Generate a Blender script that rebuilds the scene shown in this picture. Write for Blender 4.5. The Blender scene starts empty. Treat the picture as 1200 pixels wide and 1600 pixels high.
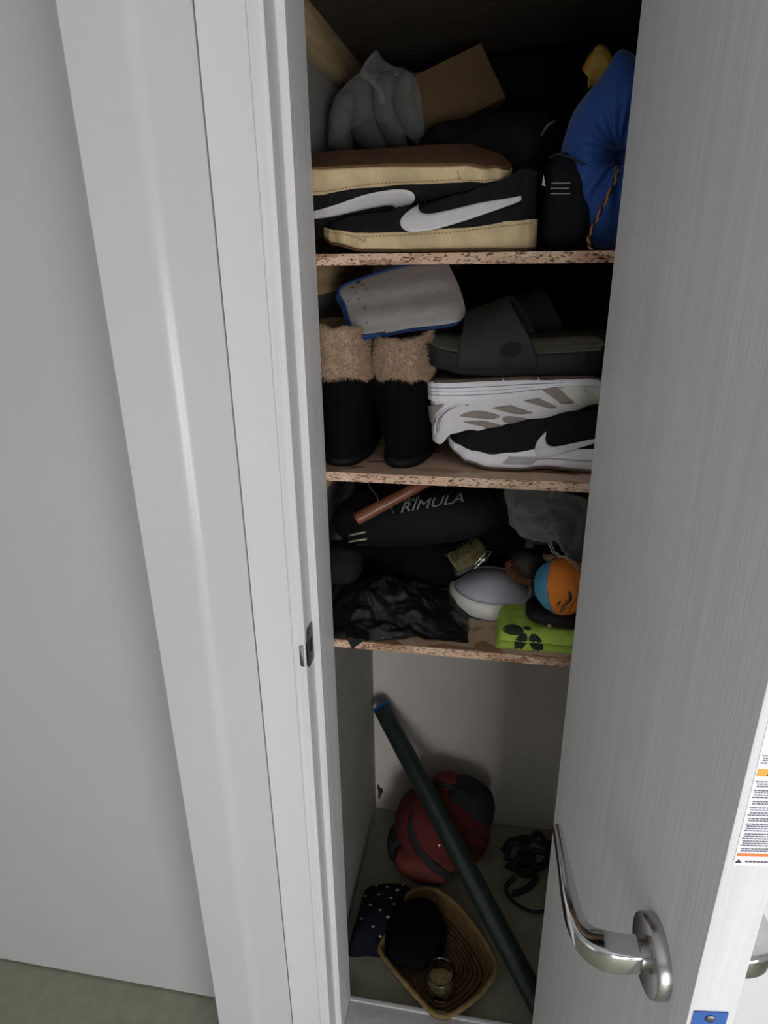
import bpy, bmesh, math, random
from mathutils import Vector, Matrix, noise

# ------------------------------------------------------------------ camera, light, exposure
S = bpy.context.scene
C = S.collection
PITCH, YAW, ROLL, FPX = 0.375605, 0.178189, -0.013446, 1035.35
CAM = Vector((0.0, 0.0, 1.5))
def cam_axes():
    cp, sp, cy, sy = math.cos(PITCH), math.sin(PITCH), math.cos(YAW), math.sin(YAW)
    fwd = Vector((-sy*cp, cy*cp, -sp)); right = Vector((cy, sy, 0)); up = right.cross(fwd)
    cr, sr = math.cos(ROLL), math.sin(ROLL)
    return cr*right + sr*up, -sr*right + cr*up, fwd
AX, AY, AZ = cam_axes()
cd = bpy.data.cameras.new('camera'); cam = bpy.data.objects.new('camera', cd); C.objects.link(cam)
cd.sensor_fit = 'VERTICAL'; cd.sensor_height = 36.0; cd.sensor_width = 27.0
cd.lens = FPX/1600*36.0; cd.clip_start = 0.02
cam.matrix_world = Matrix((( AX.x, AY.x, -AZ.x, CAM.x), (AX.y, AY.y, -AZ.y, CAM.y), (AX.z, AY.z, -AZ.z, CAM.z), (0, 0, 0, 1)))
S.camera = cam

w = bpy.data.worlds.new('world'); S.world = w; w.use_nodes = True
w.node_tree.nodes['Background'].inputs[0].default_value = (0.60, 0.66, 0.72, 1)
w.node_tree.nodes['Background'].inputs[1].default_value = 0.25

def area(name, loc, rot, sx, sy, power, col):
    l = bpy.data.lights.new(name, 'AREA'); l.shape = 'RECTANGLE'; l.size = sx; l.size_y = sy
    l.energy = power; l.color = col
    o = bpy.data.objects.new(name, l); C.objects.link(o); o.location = loc; o.rotation_euler = rot
    return o
# daylight through the window in the wall to the photographer's right
area('window_daylight', (1.33, -1.22, 0.72), (math.radians(90), 0, math.radians(90)), 1.2, 1.1, 36, (1.0, 0.985, 0.995))
# added soft fills: one from behind for the shelf fronts, one from the left
area('rear_fill', (0.80, -2.17, 0.66), (math.radians(90), 0, 0), 0.9, 1.1, 33, (1.0, 0.985, 0.995))
area('left_fill', (-1.52, -0.9, 0.85), (math.radians(90), 0, math.radians(-90)), 0.9, 1.5, 2.5, (0.96, 1.0, 0.98))

S.view_settings.view_transform = 'Standard'; S.view_settings.look = 'None'
S.view_settings.gamma = 1.0; S.view_settings.use_curve_mapping = False
S.view_settings.exposure = -0.13

# ------------------------------------------------------------------ helpers
def at(px, py, Y):
    """surveyed point: sight line of the photograph cut with the plane at depth Y"""
    d = AZ + AX*((px-600)/FPX) - AY*((py-800)/FPX)
    return CAM + d*(Y/d.y)
def at_z(px, py, Z):
    d = AZ + AX*((px-600)/FPX) - AY*((py-800)/FPX)
    return CAM + d*((Z-CAM.z)/d.z)

MATS = {}
def srgb(r, g, b):
    f = lambda c: (c/255/12.92 if c/255 <= 0.04045 else ((c/255+0.055)/1.055)**2.4)
    return (f(r), f(g), f(b))
def mat(name, col, rough=0.6, metal=0.0, var=0.12, vscale=25.0, stretch=(1, 1, 1), bump=0.0, bscale=80.0,
        spec=0.5, sheen=0.0, trans=0.0, ior=1.45, alpha=1.0, coat=0.0, col2=None, emit=0, detail=5.0, bstretch=None):
    if name in MATS: return MATS[name]
    m = bpy.data.materials.new(name); m.use_nodes = True; nt = m.node_tree; N = nt.nodes; L = nt.links
    b = N['Principled BSDF']
    b.inputs['Roughness'].default_value = rough; b.inputs['Metallic'].default_value = metal
    b.inputs['Specular IOR Level'].default_value = spec; b.inputs['Sheen Weight'].default_value = sheen
    b.inputs['Transmission Weight'].default_value = trans; b.inputs['IOR'].default_value = ior
    b.inputs['Alpha'].default_value = alpha; b.inputs['Coat Weight'].default_value = coat
    tc = N.new('ShaderNodeTexCoord'); mp = N.new('ShaderNodeMapping'); mp.inputs['Scale'].default_value = stretch
    L.new(tc.outputs['Object'], mp.inputs[0])
    n = N.new('ShaderNodeTexNoise'); n.inputs['Scale'].default_value = vscale; n.inputs['Detail'].default_value = detail
    n.inputs['Roughness'].default_value = 0.6
    L.new(mp.outputs[0], n.inputs['Vector'])
    r = N.new('ShaderNodeValToRGB'); r.color_ramp.elements[0].position = 0.32; r.color_ramp.elements[1].position = 0.68
    c2 = col2 if col2 else tuple(min(1, c*(1+var)) for c in col)
    c1 = col if col2 else tuple(c*(1-var) for c in col)
    r.color_ramp.elements[0].color = (*c1, 1); r.color_ramp.elements[1].color = (*c2, 1)
    L.new(n.outputs['Fac'], r.inputs[0]); L.new(r.outputs[0], b.inputs['Base Color'])
    if bump:
        mp2 = N.new('ShaderNodeMapping'); mp2.inputs['Scale'].default_value = bstretch or stretch
        L.new(tc.outputs['Object'], mp2.inputs[0])
        n2 = N.new('ShaderNodeTexNoise'); n2.inputs['Scale'].default_value = bscale; n2.inputs['Detail'].default_value = 4
        L.new(mp2.outputs[0], n2.inputs['Vector'])
        bp = N.new('ShaderNodeBump'); bp.inputs['Strength'].default_value = bump; bp.inputs['Distance'].default_value = 0.002
        L.new(n2.outputs['Fac'], bp.inputs['Height']); L.new(bp.outputs[0], b.inputs['Normal'])
    MATS[name] = m
    return m

def link(name, me, m=None, parent=None, smooth=True):
    o = bpy.data.objects.new(name, me); C.objects.link(o)
    if m: me.materials.append(m)
    if smooth:
        for p in me.polygons: p.use_smooth = True
    if parent: o.parent = parent
    return o
def mesh(name, V, F, m=None, parent=None, smooth=True):
    me = bpy.data.meshes.new(name); me.from_pydata([tuple(v) for v in V], [], F); me.validate(); me.update()
    return link(name, me, m, parent, smooth)
def from_bm(name, bm, m=None, parent=None, smooth=True):
    me = bpy.data.meshes.new(name); bm.normal_update(); bm.to_mesh(me); bm.free()
    return link(name, me, m, parent, smooth)
def auto(o, ang=40):
    """keep hard edges hard on a smooth shaded mesh"""
    me = o.data; bm = bmesh.new(); bm.from_mesh(me)
    for e in bm.edges:
        e.smooth = not (len(e.link_faces) == 2 and e.calc_face_angle(0) > math.radians(ang))
    bm.to_mesh(me); bm.free(); return o
def box(name, a, b, m=None, parent=None, bevel=0.0, seg=2):
    bm = bmesh.new(); bmesh.ops.create_cube(bm, size=1)
    for v in bm.verts:
        v.co = Vector(((a[i]+b[i])/2 + v.co[i]*(b[i]-a[i]) for i in range(3)))
    if bevel: bmesh.ops.bevel(bm, geom=bm.edges[:], offset=bevel, segments=seg, affect='EDGES', profile=0.5)
    return auto(from_bm(name, bm, m, parent))
def prism(name, poly, z0, z1, m=None, parent=None, smooth=False):
    """vertical prism of a plan outline (x, y)"""
    n = len(poly)
    V = [(x, y, z0) for x, y in poly] + [(x, y, z1) for x, y in poly]
    F = [(i, (i+1) % n, n+(i+1) % n, n+i) for i in range(n)] + [tuple(reversed(range(n))), tuple(range(n, 2*n))]
    o = mesh(name, V, F, m, parent, smooth=True)
    bm = bmesh.new(); bm.from_mesh(o.data); bmesh.ops.recalc_face_normals(bm, faces=bm.faces[:]); bm.to_mesh(o.data); bm.free()
    return auto(o, 30)
def loft(name, rings, m=None, parent=None, cap=True, closed=True, smooth=True, ang=None):
    n = len(rings[0]); V = [p for r in rings for p in r]; F = []
    for i in range(len(rings)-1):
        for j in range(n if closed else n-1):
            k = (j+1) % n
            F.append((i*n+j, i*n+k, (i+1)*n+k, (i+1)*n+j))
    if cap and closed:
        F.append(tuple(reversed(range(n)))); F.append(tuple(range((len(rings)-1)*n, len(rings)*n)))
    o = mesh(name, V, F, m, parent, smooth)
    bm = bmesh.new(); bm.from_mesh(o.data)
    bmesh.ops.remove_doubles(bm, verts=bm.verts[:], dist=1e-6)
    bmesh.ops.recalc_face_normals(bm, faces=bm.faces[:]); bm.to_mesh(o.data); bm.free()
    return auto(o, ang) if ang else o
def spline(pts, n, closed=False):
    """Catmull-Rom through pts (tuples of any length), n samples"""
    P = [Vector(p) for p in pts]; k = len(P); out = []
    for i in range(n):
        u = i/(n if closed else n-1)*(k if closed else k-1); a = min(int(u), (k-1) if closed else k-2); t = u-a
        g = (lambda j: P[j % k]) if closed else (lambda j: P[max(0, min(k-1, j))])
        p0, p1, p2, p3 = g(a-1), g(a), g(a+1), g(a+2)
        out.append(0.5*((2*p1) + (p2-p0)*t + (2*p0-5*p1+4*p2-p3)*t*t + (3*p1-p0-3*p2+p3)*t**3))
    return out
def tube(name, path, rad, m=None, parent=None, seg=10, closed=False, flat=1.0, up0=None):
    """tube along path; rad number or list; flat squashes the section along its second axis"""
    P = [Vector(p) for p in path]; n = len(P); rings = []
    ref = Vector(up0) if up0 else None
    for i, p in enumerate(P):
        a = P[i-1] if (i > 0 or closed) else p; b = P[(i+1) % n] if (i < n-1 or closed) else p
        t = (b-a).normalized()
        if ref is None: ref = Vector((0, 0, 1)) if abs(t.z) < 0.9 else Vector((1, 0, 0))
        s = t.cross(ref)
        if s.length < 1e-5: s = t.cross(Vector((1, 0, 0.3)))
        s.normalize(); u = s.cross(t).normalized(); ref = u
        r = rad[i] if isinstance(rad, (list, tuple)) else rad
        rings.append([p + s*math.cos(2*math.pi*j/seg)*r + u*math.sin(2*math.pi*j/seg)*r*flat for j in range(seg)])
    if closed: rings.append(rings[0])
    return loft(name, rings, m, parent, cap=not closed)
def lathe(name, prof, m=None, parent=None, seg=48, axis=None, origin=(0, 0, 0), ang=35):
    """profile (r, h) turned about axis"""
    ax = Vector(axis or (0, 0, 1)).normalized(); s = ax.orthogonal().normalized(); u = ax.cross(s); O = Vector(origin)
    rings = [[O + ax*h + (s*math.cos(2*math.pi*j/seg) + u*math.sin(2*math.pi*j/seg))*max(r, 1e-5) for j in range(seg)] for r, h in prof]
    return loft(name, rings, m, parent, cap=False, ang=ang)
def empty(name, loc=(0, 0, 0), rot=(0, 0, 0)):
    o = bpy.data.objects.new(name, None); C.objects.link(o); o.location = loc; o.rotation_euler = rot
    o.empty_display_size = 0.05
    return o
def tag(o, label, cat, group=None):
    o['label'] = label; o['category'] = cat
    if group: o['group'] = group
    return o
def struct(o, label=None):
    o['kind'] = 'structure'
    if label: o['label'] = label
    return o
def fbm(p, s, o=4): return noise.fractal(Vector(p)*s, 1.0, 2.0, o)
def lerp(a, b, t): return a + (b-a)*t
def interp(x, xs, ys):
    if x <= xs[0]: return ys[0]
    for i in range(len(xs)-1):
        if x <= xs[i+1]:
            t = (x-xs[i])/(xs[i+1]-xs[i]); t = t*t*(3-2*t)
            return ys[i] + (ys[i+1]-ys[i])*t
    return ys[-1]

# ------------------------------------------------------------------ setting
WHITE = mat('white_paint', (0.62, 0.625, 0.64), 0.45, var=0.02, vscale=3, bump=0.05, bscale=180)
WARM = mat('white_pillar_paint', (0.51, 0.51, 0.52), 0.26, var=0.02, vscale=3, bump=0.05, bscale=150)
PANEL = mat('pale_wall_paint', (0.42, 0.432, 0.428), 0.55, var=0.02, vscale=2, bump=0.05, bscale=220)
GRAIN = mat('white_wood_film', (0.64, 0.64, 0.655), 0.5, var=0.07, vscale=5, stretch=(14, 14, 0.5), bump=0.35, bscale=9, bstretch=(30, 30, 0.6))
CLOSET = mat('closet_wall_paint', (0.56, 0.525, 0.485), 0.8, var=0.05, vscale=6, bump=0.1, bscale=90)
FLOOR = mat('grey_green_vinyl', srgb(140, 140, 122), 0.45, var=0.10, vscale=30, stretch=(1, 1, 1))
CFLOOR = mat('closet_vinyl', srgb(138, 138, 120), 0.5, var=0.14, vscale=14)
WOOD = mat('raw_pine', (0.38, 0.28, 0.15), 0.7, var=0.25, vscale=6, stretch=(8, 1, 12), bump=0.1, bscale=60)

FZ, CZ = -0.060, -0.050            # room floor, closet floor
YF = 0.82                          # front of the closet door frame
struct(box('floor', (-1.55, -2.2, FZ-0.03), (1.35, 0.935, FZ), FLOOR), 'grey-green vinyl floor of the room')
struct(box('floor', (-0.33, 0.936, FZ-0.03), (0.36, 1.52, CZ), CFLOOR), 'dim vinyl floor inside the closet')
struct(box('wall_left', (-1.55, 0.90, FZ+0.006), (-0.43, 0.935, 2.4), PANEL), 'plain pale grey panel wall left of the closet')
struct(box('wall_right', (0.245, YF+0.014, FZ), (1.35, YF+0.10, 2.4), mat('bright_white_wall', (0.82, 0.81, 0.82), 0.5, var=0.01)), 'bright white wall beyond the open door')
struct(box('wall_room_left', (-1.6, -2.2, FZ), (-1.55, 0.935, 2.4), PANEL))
struct(box('wall_above', (-0.345, YF+0.02, 2.02), (0.244, YF+0.10, 2.4), WHITE))
struct(box('ceiling', (-1.6, -2.25, 2.4), (1.4, 1.55, 2.45), WHITE))
# wall to the photographer's right, with the window that lets the daylight in
def window_wall():
    y0, y1, z0, z1 = -1.87, -0.57, 0.12, 1.32
    for a, b in (((-2.2, FZ), (y0, 2.4)), ((y1, FZ), (0.92, 2.4)), ((y0, FZ), (y1, z0)), ((y0, z1), (y1, 2.4))):
        struct(box('wall_room_right', (1.36, a[0], a[1]), (1.42, b[0], b[1]), WHITE))
    f = struct(box('window_1', (1.412, y0, z0), (1.418, y1, z1), mat('window_blind', (0.85, 0.87, 0.9), 0.6, var=0.01)))
    for a, b in (((y0, z0), (y1, z0+0.03)), ((y0, z1-0.03), (y1, z1)), ((y0, z0), (y0+0.03, z1)), ((y1-0.03, z0), (y1, z1))):
        box('window_frame', (1.40, a[0], a[1]), (1.412, b[0], b[1]), WHITE, f)
    for a, b in (((-1.6, FZ), (0.30, 2.4)), ((1.28, FZ), (1.42, 2.4)), ((0.30, FZ), (1.28, 0.06)), ((0.30, 1.36), (1.28, 2.4))):
        struct(box('wall_behind', (a[0], -2.26, a[1]), (b[0], -2.2, b[1]), PANEL))
    struct(box('window_2', (0.30, -2.258, 0.06), (1.28, -2.252, 1.36), MATS['window_blind']))
window_wall()
# closet shell
struct(box('wall_closet_left', (-0.335, 0.945, FZ), (-0.305, 1.52, 2.3), mat('closet_left_wall', (0.25, 0.25, 0.228), 0.85, var=0.06, vscale=6, bump=0.1, bscale=90)), 'left inner wall of the closet')  # left wall has a darker base colour than back and right walls
struct(box('wall_closet_right', (0.33, 0.945, FZ), (0.36, 1.52, 2.3), CLOSET))
hole = struct(box('wall_closet_back', (-0.305, 1.49, FZ), (0.33, 1.52, 2.3), CLOSET), 'back wall inside the closet')
struct(box('ceiling', (-0.335, 0.92, 2.3), (0.36, 1.52, 2.32), CLOSET))
# chipped hole low in the back corner
def chip():
    c = Vector((-0.292, 1.4885, 0.015)); V = []; n = 14
    for k in range(n):
        a = 2*math.pi*k/n; r = 0.010 + 0.004*math.sin(3*a+1)
        V.append((c.x + math.cos(a)*r*0.7, c.y, c.z + math.sin(a)*r*2.3))
    V2 = [(x, y+0.0015, z) for x, y, z in V]
    o = mesh('wall_chip', V+V2, [tuple(range(n)), tuple(reversed(range(n, 2*n)))] + [(i, (i+1) % n, n+(i+1) % n, n+i) for i in range(n)],
             mat('chipped_plaster', (0.05, 0.045, 0.035), 0.95, var=0.4, vscale=200), hole)
    o['label'] = 'dark chipped patch'
chip()
# casing left of the frame: front face, rounded arris, splay
def pillar():
    x0, x1, ya, yb = -0.4832, -0.351, 0.770, 0.90
    P = [(x0, yb), (x0, ya+0.003), (x0+0.003, ya)]
    r, cx = 0.030, -0.4132           # soft arris where the front turns into the splay
    for k in range(11):
        a = math.radians(45*k/10); P.append((cx+math.sin(a)*r, ya+r-math.cos(a)*r))
    P += [(x1, P[-1][1] + (x1-P[-1][0])), (x1, yb)]
    return prism('trim_1', P, FZ, 2.4, WARM)
struct(pillar(), 'white painted splayed casing with a softly rounded edge')
struct(prism('trim_2', [(-0.3490, YF+0.001), (-0.2905, YF+0.001), (-0.2905, YF+0.08), (-0.3490, YF+0.08)], FZ, 2.4, WHITE), 'flat white filler board beside the closet frame')
# rebated left jamb: face, rebate, stop, inner reveal
PR = [(-0.2895, YF-0.0015), (-0.2722, YF-0.0015), (-0.2708, YF), (-0.2708, 0.860), (-0.2645, 0.860), (-0.260, 0.8625), (-0.260, 0.943), (-0.2895, 0.943)]
jl = struct(prism('trim_3', PR, FZ, 2.02, GRAIN), 'rebated white jamb on the left of the closet opening')
MID = -0.0585
struct(prism('trim_4', [(2*MID-x, y) for x, y in reversed(PR)], FZ, 2.02, GRAIN), 'rebated white jamb on the hinge side')
struct(box('trim_5', (0.1726, YF, FZ), (0.2449, YF+0.08, 2.4), WHITE))
def header():
    zz = 2.02
    return box('trim_6', (-0.2895, YF-0.0015, 1.99), (0.1725, 0.943, zz), GRAIN)
struct(header())
sill = struct(box('trim_7', (-0.2595, YF, FZ), (0.1425, 0.9335, -0.0375), GRAIN, bevel=0.002), 'white threshold of the closet')
box('sill_lip', (-0.2595, 0.9337, FZ), (0.1425, 0.943, -0.0345), GRAIN, sill, bevel=0.001)
# strike plate with its curved lip
STEEL = mat('dark_steel', (0.13, 0.14, 0.15), 0.42, 1.0, var=0.15, vscale=60)
def strike():
    z0, z1 = 0.955, 1.062
    zc = at(483, 1005, 0.845).z
    x = -0.2706
    hz = 0.033
    V = [(0.826, -hz*0.82), (0.829, -hz), (0.853, -hz), (0.856, -hz*0.9), (0.856, hz*0.9), (0.853, hz), (0.829, hz), (0.826, hz*0.82)]
    F = []
    P = [(x, y, zc+z) for y, z in V] + [(x+0.0016, y, zc+z) for y, z in V]; n = len(V)
    F = [tuple(range(n)), tuple(reversed(range(n, 2*n)))] + [(i, (i+1) % n, n+(i+1) % n, n+i) for i in range(n)]
    o = mesh('strike_plate', P, F, STEEL, jl, smooth=False); o['label'] = 'dark steel strike plate'
    rings = []
    for k in range(9):
        t = k/8; a = math.radians(75*t)
        yy = 0.828 - math.sin(a)*0.012; xx = x + 0.0016 - (1-math.cos(a))*0.012
        hh = 0.021 - 0.004*t*t
        rings.append([(xx, yy, zc-0.006-hh), (xx, yy, zc-0.006+hh), (xx-0.0014, yy, zc-0.006+hh), (xx-0.0014, yy, zc-0.006-hh)])
    loft('lip', rings, STEEL, o, ang=50)
    box('latch_hole', (x+0.0016, 0.836, zc-0.012), (x+0.0019, 0.849, zc+0.010), mat('black_void', (0.01, 0.01, 0.01), 0.9), o)
    for s in (-1, 1):
        lathe('screw', [(0, 0.0012), (0.0032, 0.0010), (0.0036, 0)], STEEL, o, 14, (1, 0, 0), (x+0.0016, 0.843, zc+s*0.024))
strike()

# ------------------------------------------------------------------ the open door (local x: hinge to free edge, y: outwards, z up)
TH, DW, DT = math.radians(7.45), 0.44, 0.0365
def door():
    d = struct(box('door_1', (0, 0, FZ+0.045), (DW, DT, 1.985), GRAIN, bevel=0.0012), 'grey-white wood-grain closet door standing open')
    d.location = (0.115, 0.815, 0); d.rotation_euler = (0, 0, TH - math.pi/2)
    CH = mat('chrome', (0.62, 0.62, 0.63), 0.09, 1.0, var=0.03)
    SAT = mat('satin_nickel', (0.48, 0.48, 0.48), 0.24, 1.0, var=0.06, vscale=8)
    rs, rz = 0.3775, 0.9115
    for side in (-1, 1):
        y0 = 0 if side < 0 else DT
        h = empty('lever_handle'); h.parent = d
        h.location = (rs, y0, rz)
        R = 0.0342
        lathe('rose', [(R, 0), (R, 0.010), (R-0.0012, 0.0118), (R-0.003, 0.0122), (0.013, 0.0122), (0.0125, 0.0122), (0, 0.0122)], SAT, h, 56, (0, side, 0))
        lathe('collar', [(0.0118, 0.012), (0.0118, 0.019), (0.0, 0.019)], SAT, h, 32, (0, side, 0))
        # lever: leaves the rose, bends and tapers towards the hinge
        path = spline([(0, 0.018, 0), (0, 0.034, 0), (-0.003, 0.048, 0), (-0.013, 0.0605, -0.001), (-0.030, 0.0655, -0.002), (-0.055, 0.0655, -0.004), (-0.085, 0.0635, -0.006), (-0.115, 0.0612, -0.008), (-0.146, 0.0590, -0.010)], 40)
        rings = []
        for i, p in enumerate(path):
            t = (path[min(i+1, 39)] - path[max(i-1, 0)]).normalized(); u = i/39
            hw = interp(u, [0, 0.2, 0.45, 1], [0.0125, 0.0135, 0.0110, 0.0080])
            tk = interp(u, [0, 0.25, 0.5, 1], [0.0120, 0.0125, 0.0078, 0.0048])
            nrm = Vector((t.y, -t.x, 0)).normalized(); ring = []
            for j in range(24):
                a = 2*math.pi*j/24; ca, sa = math.cos(a), math.sin(a); e = 0.34
                q = p + nrm*tk*math.copysign(abs(ca)**e, ca) + Vector((0, 0, 1))*hw*math.copysign(abs(sa)**e, sa)
                ring.append((q.x, q.y*side, q.z))
            rings.append(ring)
        loft('lever', rings, CH, h, ang=48)
        lathe('grub_screw', [(0, 0.0013), (0.0022, 0.001), (0.0025, 0)], SAT, h, 12, (0.35, 0, -0.94), (0.0105, 0.006*side, -0.030))
    for z in (0.18, 1.0, 1.80):
        hg = lathe('hinge', [(0.0, -0.05), (0.006, -0.05), (0.006, 0.05), (0.0, 0.05)], SAT, d, 20, (0, 0, 1), (-0.004, DT+0.004, z))
        box('leaf', (-0.0008, DT-0.030, z-0.048), (0.0, DT+0.002, z+0.048), SAT, hg)
    # latch plate still under its blue film
    p = box('latch_plate', (DW, 0.0035, 0.800), (DW+0.0012, 0.0300, 0.9375), mat('blue_film', srgb(38, 92, 170), 0.25, var=0.15, vscale=120, bump=0.3, bscale=200, coat=0.5), d)
    p['label'] = 'latch plate under blue protective film'
    for z in (0.9305, 0.806):
        lathe('screw', [(0, 0.0014), (0.0022, 0.0017), (0.0040, 0.0008), (0.0042, 0)], STEEL, p, 16, (1, 0, 0), (DW+0.0012, 0.0168, z))
    lathe('latch_bolt', [(0.0, 0.009), (0.0055, 0.008), (0.006, 0)], STEEL, p, 20, (1, 0, 0), (DW+0.0012, 0.0168, 0.868))
    # printed care sticker on the edge
    st = box('warning_sticker', (DW, 0.0058, 1.0945), (DW+0.0004, 0.0330, 1.220), mat('sticker_paper', (0.78, 0.78, 0.84), 0.4, var=0.01), d)
    st['label'] = 'printed warning sticker on the door edge'
    e = DW+0.0004
    OR = mat('orange_print', srgb(226, 128, 60), 0.5, var=0.03); YL = mat('amber_print', srgb(232, 168, 60), 0.5, var=0.03)
    INK = mat('grey_ink', srgb(96, 96, 108), 0.6, var=0.1)
    box('stripe', (e, 0.0068, 1.1035), (e+0.0002, 0.0330, 1.1062), OR, st)
    box('stripe', (e, 0.0068, 1.1745), (e+0.0002, 0.0330, 1.1805), YL, st)
    BK = mat('black_ink', (0.02, 0.02, 0.02), 0.5)
    mesh('warning_triangle', [(e+0.0004, 0.0130, 1.1752), (e+0.0004, 0.0180, 1.1752), (e+0.0004, 0.0155, 1.1800)], [(0, 1, 2)], BK, st, False)
    mesh('maker_mark', [(e+0.0003, 0.0066, 1.0972), (e+0.0003, 0.0112, 1.0972), (e+0.0003, 0.0100, 1.0990), (e+0.0003, 0.0090, 1.1002), (e+0.0003, 0.0080, 1.0990)], [(0, 1, 2, 3, 4)], BK, st, False)
    rnd = random.Random(4)
    V, F = [], []
    def dash(y0, y1, z, hh):
        k = len(V); V.extend([(e+0.0003, y0, z-hh), (e+0.0003, y1, z-hh), (e+0.0003, y1, z+hh), (e+0.0003, y0, z+hh)]); F.append((k, k+1, k+2, k+3))
    z = 1.1725
    rows = [1.1700, 1.1680, 1.1660, 1.1625, 1.1605, 1.1585, 1.1565, 1.1530, 1.1510, 1.1475, 1.1455, 1.1430, 1.1410, 1.1380, 1.1360, 1.1330, 1.1310, 1.1290, 1.1270, 1.1240, 1.1220, 1.1200, 1.1175, 1.1155, 1.1135, 1.1105, 1.1085, 1.1855, 1.1875, 1.1895, 1.1915]
    for k, z in enumerate(rows):
        y = 0.0075 if k % 3 == 0 else 0.0085
        end = 0.0325 - (0.008*rnd.random() if k % 3 == 2 else 0)
        while y < end:
            l = 0.0008 + 0.0016*rnd.random(); dash(y, min(y+l, end), z, 0.00042); y += l + 0.0005
    y = 0.0135
    while y < 0.032:
        l = 0.0012 + 0.001*rnd.random(); dash(y, y+l, 1.0985, 0.0007); y += l + 0.0006
    mesh('print', V, F, INK, st, False)
    return d
door()

# ------------------------------------------------------------------ shelves
def osb_material():
    m = bpy.data.materials.new('osb_board'); m.use_nodes = True; nt = m.node_tree; N = nt.nodes; L = nt.links
    b = N['Principled BSDF']; b.inputs['Roughness'].default_value = 0.75
    tc = N.new('ShaderNodeTexCoord')
    # big flakes on the faces
    mp = N.new('ShaderNodeMapping'); mp.inputs['Scale'].default_value = (16, 42, 60); L.new(tc.outputs['Object'], mp.inputs[0])
    nz = N.new('ShaderNodeTexNoise'); nz.inputs['Scale'].default_value = 9; L.new(tc.outputs['Object'], nz.inputs['Vector'])
    ad = N.new('ShaderNodeVectorMath'); ad.operation = 'MULTIPLY_ADD'; L.new(nz.outputs['Color'], ad.inputs[0]); ad.inputs[1].default_value = (3, 3, 1); L.new(mp.outputs[0], ad.inputs[2])
    vo = N.new('ShaderNodeTexVoronoi'); vo.inputs['Scale'].default_value = 1.0; L.new(ad.outputs[0], vo.inputs['Vector'])
    sp = N.new('ShaderNodeSeparateColor'); L.new(vo.outputs['Color'], sp.inputs[0])
    r1 = N.new('ShaderNodeValToRGB'); e = r1.color_ramp.elements
    e[0].position = 0.0; e[0].color = (*srgb(112, 74, 50), 1); e[1].position = 1.0; e[1].color = (*srgb(220, 190, 164), 1)
    x = e.new(0.12); x.color = (*srgb(176, 138, 108), 1); x = e.new(0.6); x.color = (*srgb(204, 172, 146), 1)
    L.new(sp.outputs[0], r1.inputs[0])
    # dark chips showing on the sawn edge
    mp2 = N.new('ShaderNodeMapping'); mp2.inputs['Scale'].default_value = (190, 190, 520); L.new(tc.outputs['Object'], mp2.inputs[0])
    n2 = N.new('ShaderNodeTexNoise'); n2.inputs['Scale'].default_value = 1.0; n2.inputs['Detail'].default_value = 3; L.new(mp2.outputs[0], n2.inputs['Vector'])
    r2 = N.new('ShaderNodeValToRGB'); r2.color_ramp.elements[0].position = 0.36; r2.color_ramp.elements[1].position = 0.47
    r2.color_ramp.elements[0].color = (0.16, 0.10, 0.08, 1); r2.color_ramp.elements[1].color = (1, 1, 1, 1)
    L.new(n2.outputs['Fac'], r2.inputs[0])
    ge = N.new('ShaderNodeNewGeometry'); se = N.new('ShaderNodeSeparateXYZ'); L.new(ge.outputs['Normal'], se.inputs[0])
    ab = N.new('ShaderNodeMath'); ab.operation = 'ABSOLUTE'; L.new(se.outputs['Y'], ab.inputs[0])
    mx = N.new('ShaderNodeMix'); mx.data_type = 'RGBA'; mx.blend_type = 'MULTIPLY'
    L.new(ab.outputs[0], mx.inputs['Factor']); L.new(r1.outputs[0], mx.inputs['A']); L.new(r2.outputs[0], mx.inputs['B'])
    L.new(mx.outputs['Result'], b.inputs['Base Color'])
    bp = N.new('ShaderNodeBump'); bp.inputs['Strength'].default_value = 0.4; bp.inputs['Distance'].default_value = 0.001
    L.new(n2.outputs['Fac'], bp.inputs['Height']); L.new(bp.outputs[0], b.inputs['Normal'])
    return m
OSB = osb_material()
Z1, Z2, Z3, Z0 = 1.4965, 1.1815, 0.8785, 1.833
XL, XR = -0.3045, 0.3295
def shelf(z, name, label, yf=0.95, th=0.0145):
    o = box('shelf_board', (XL, yf, z-th), (XR, 1.4895, z), OSB)
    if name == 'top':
        o.data.materials[0] = mat('dark_top_board', (0.035, 0.026, 0.016), 0.85, var=0.3, vscale=20, stretch=(1, 4, 1), bump=0.2, bscale=100)  # top board is much darker than the boards below
    return tag(o, label, 'shelf', 'shelves of the closet')
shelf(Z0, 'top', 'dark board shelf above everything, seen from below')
shelf(Z1, 'upper', 'chipboard shelf carrying the blue sack and two stacked sneakers')
shelf(Z2, 'middle', 'chipboard shelf carrying the fur boots and slide sandal')
shelf(Z3, 'lower', 'lowest chipboard shelf with the white lamp and black bag')
for z, lab in ((Z0, 'pine support strip under the topmost shelf'), (Z1, 'pine support strip under the blue sack shelf'),
               (Z2, 'pine support strip under the fur boot shelf'), (Z3, 'pine support strip under the lowest shelf')):
    hh = 0.056 if z == Z0 else 0.044
    for x0, x1, l2 in ((XL, -0.2845, lab + ', left side'), (0.3095, XR, lab + ', right side')):
        tag(box('shelf_cleat', (x0, 0.956, z-0.0150-hh), (x1, 1.4895, z-0.0150), WOOD, bevel=0.0008), l2, 'batten', 'battens carrying the shelves')

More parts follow.
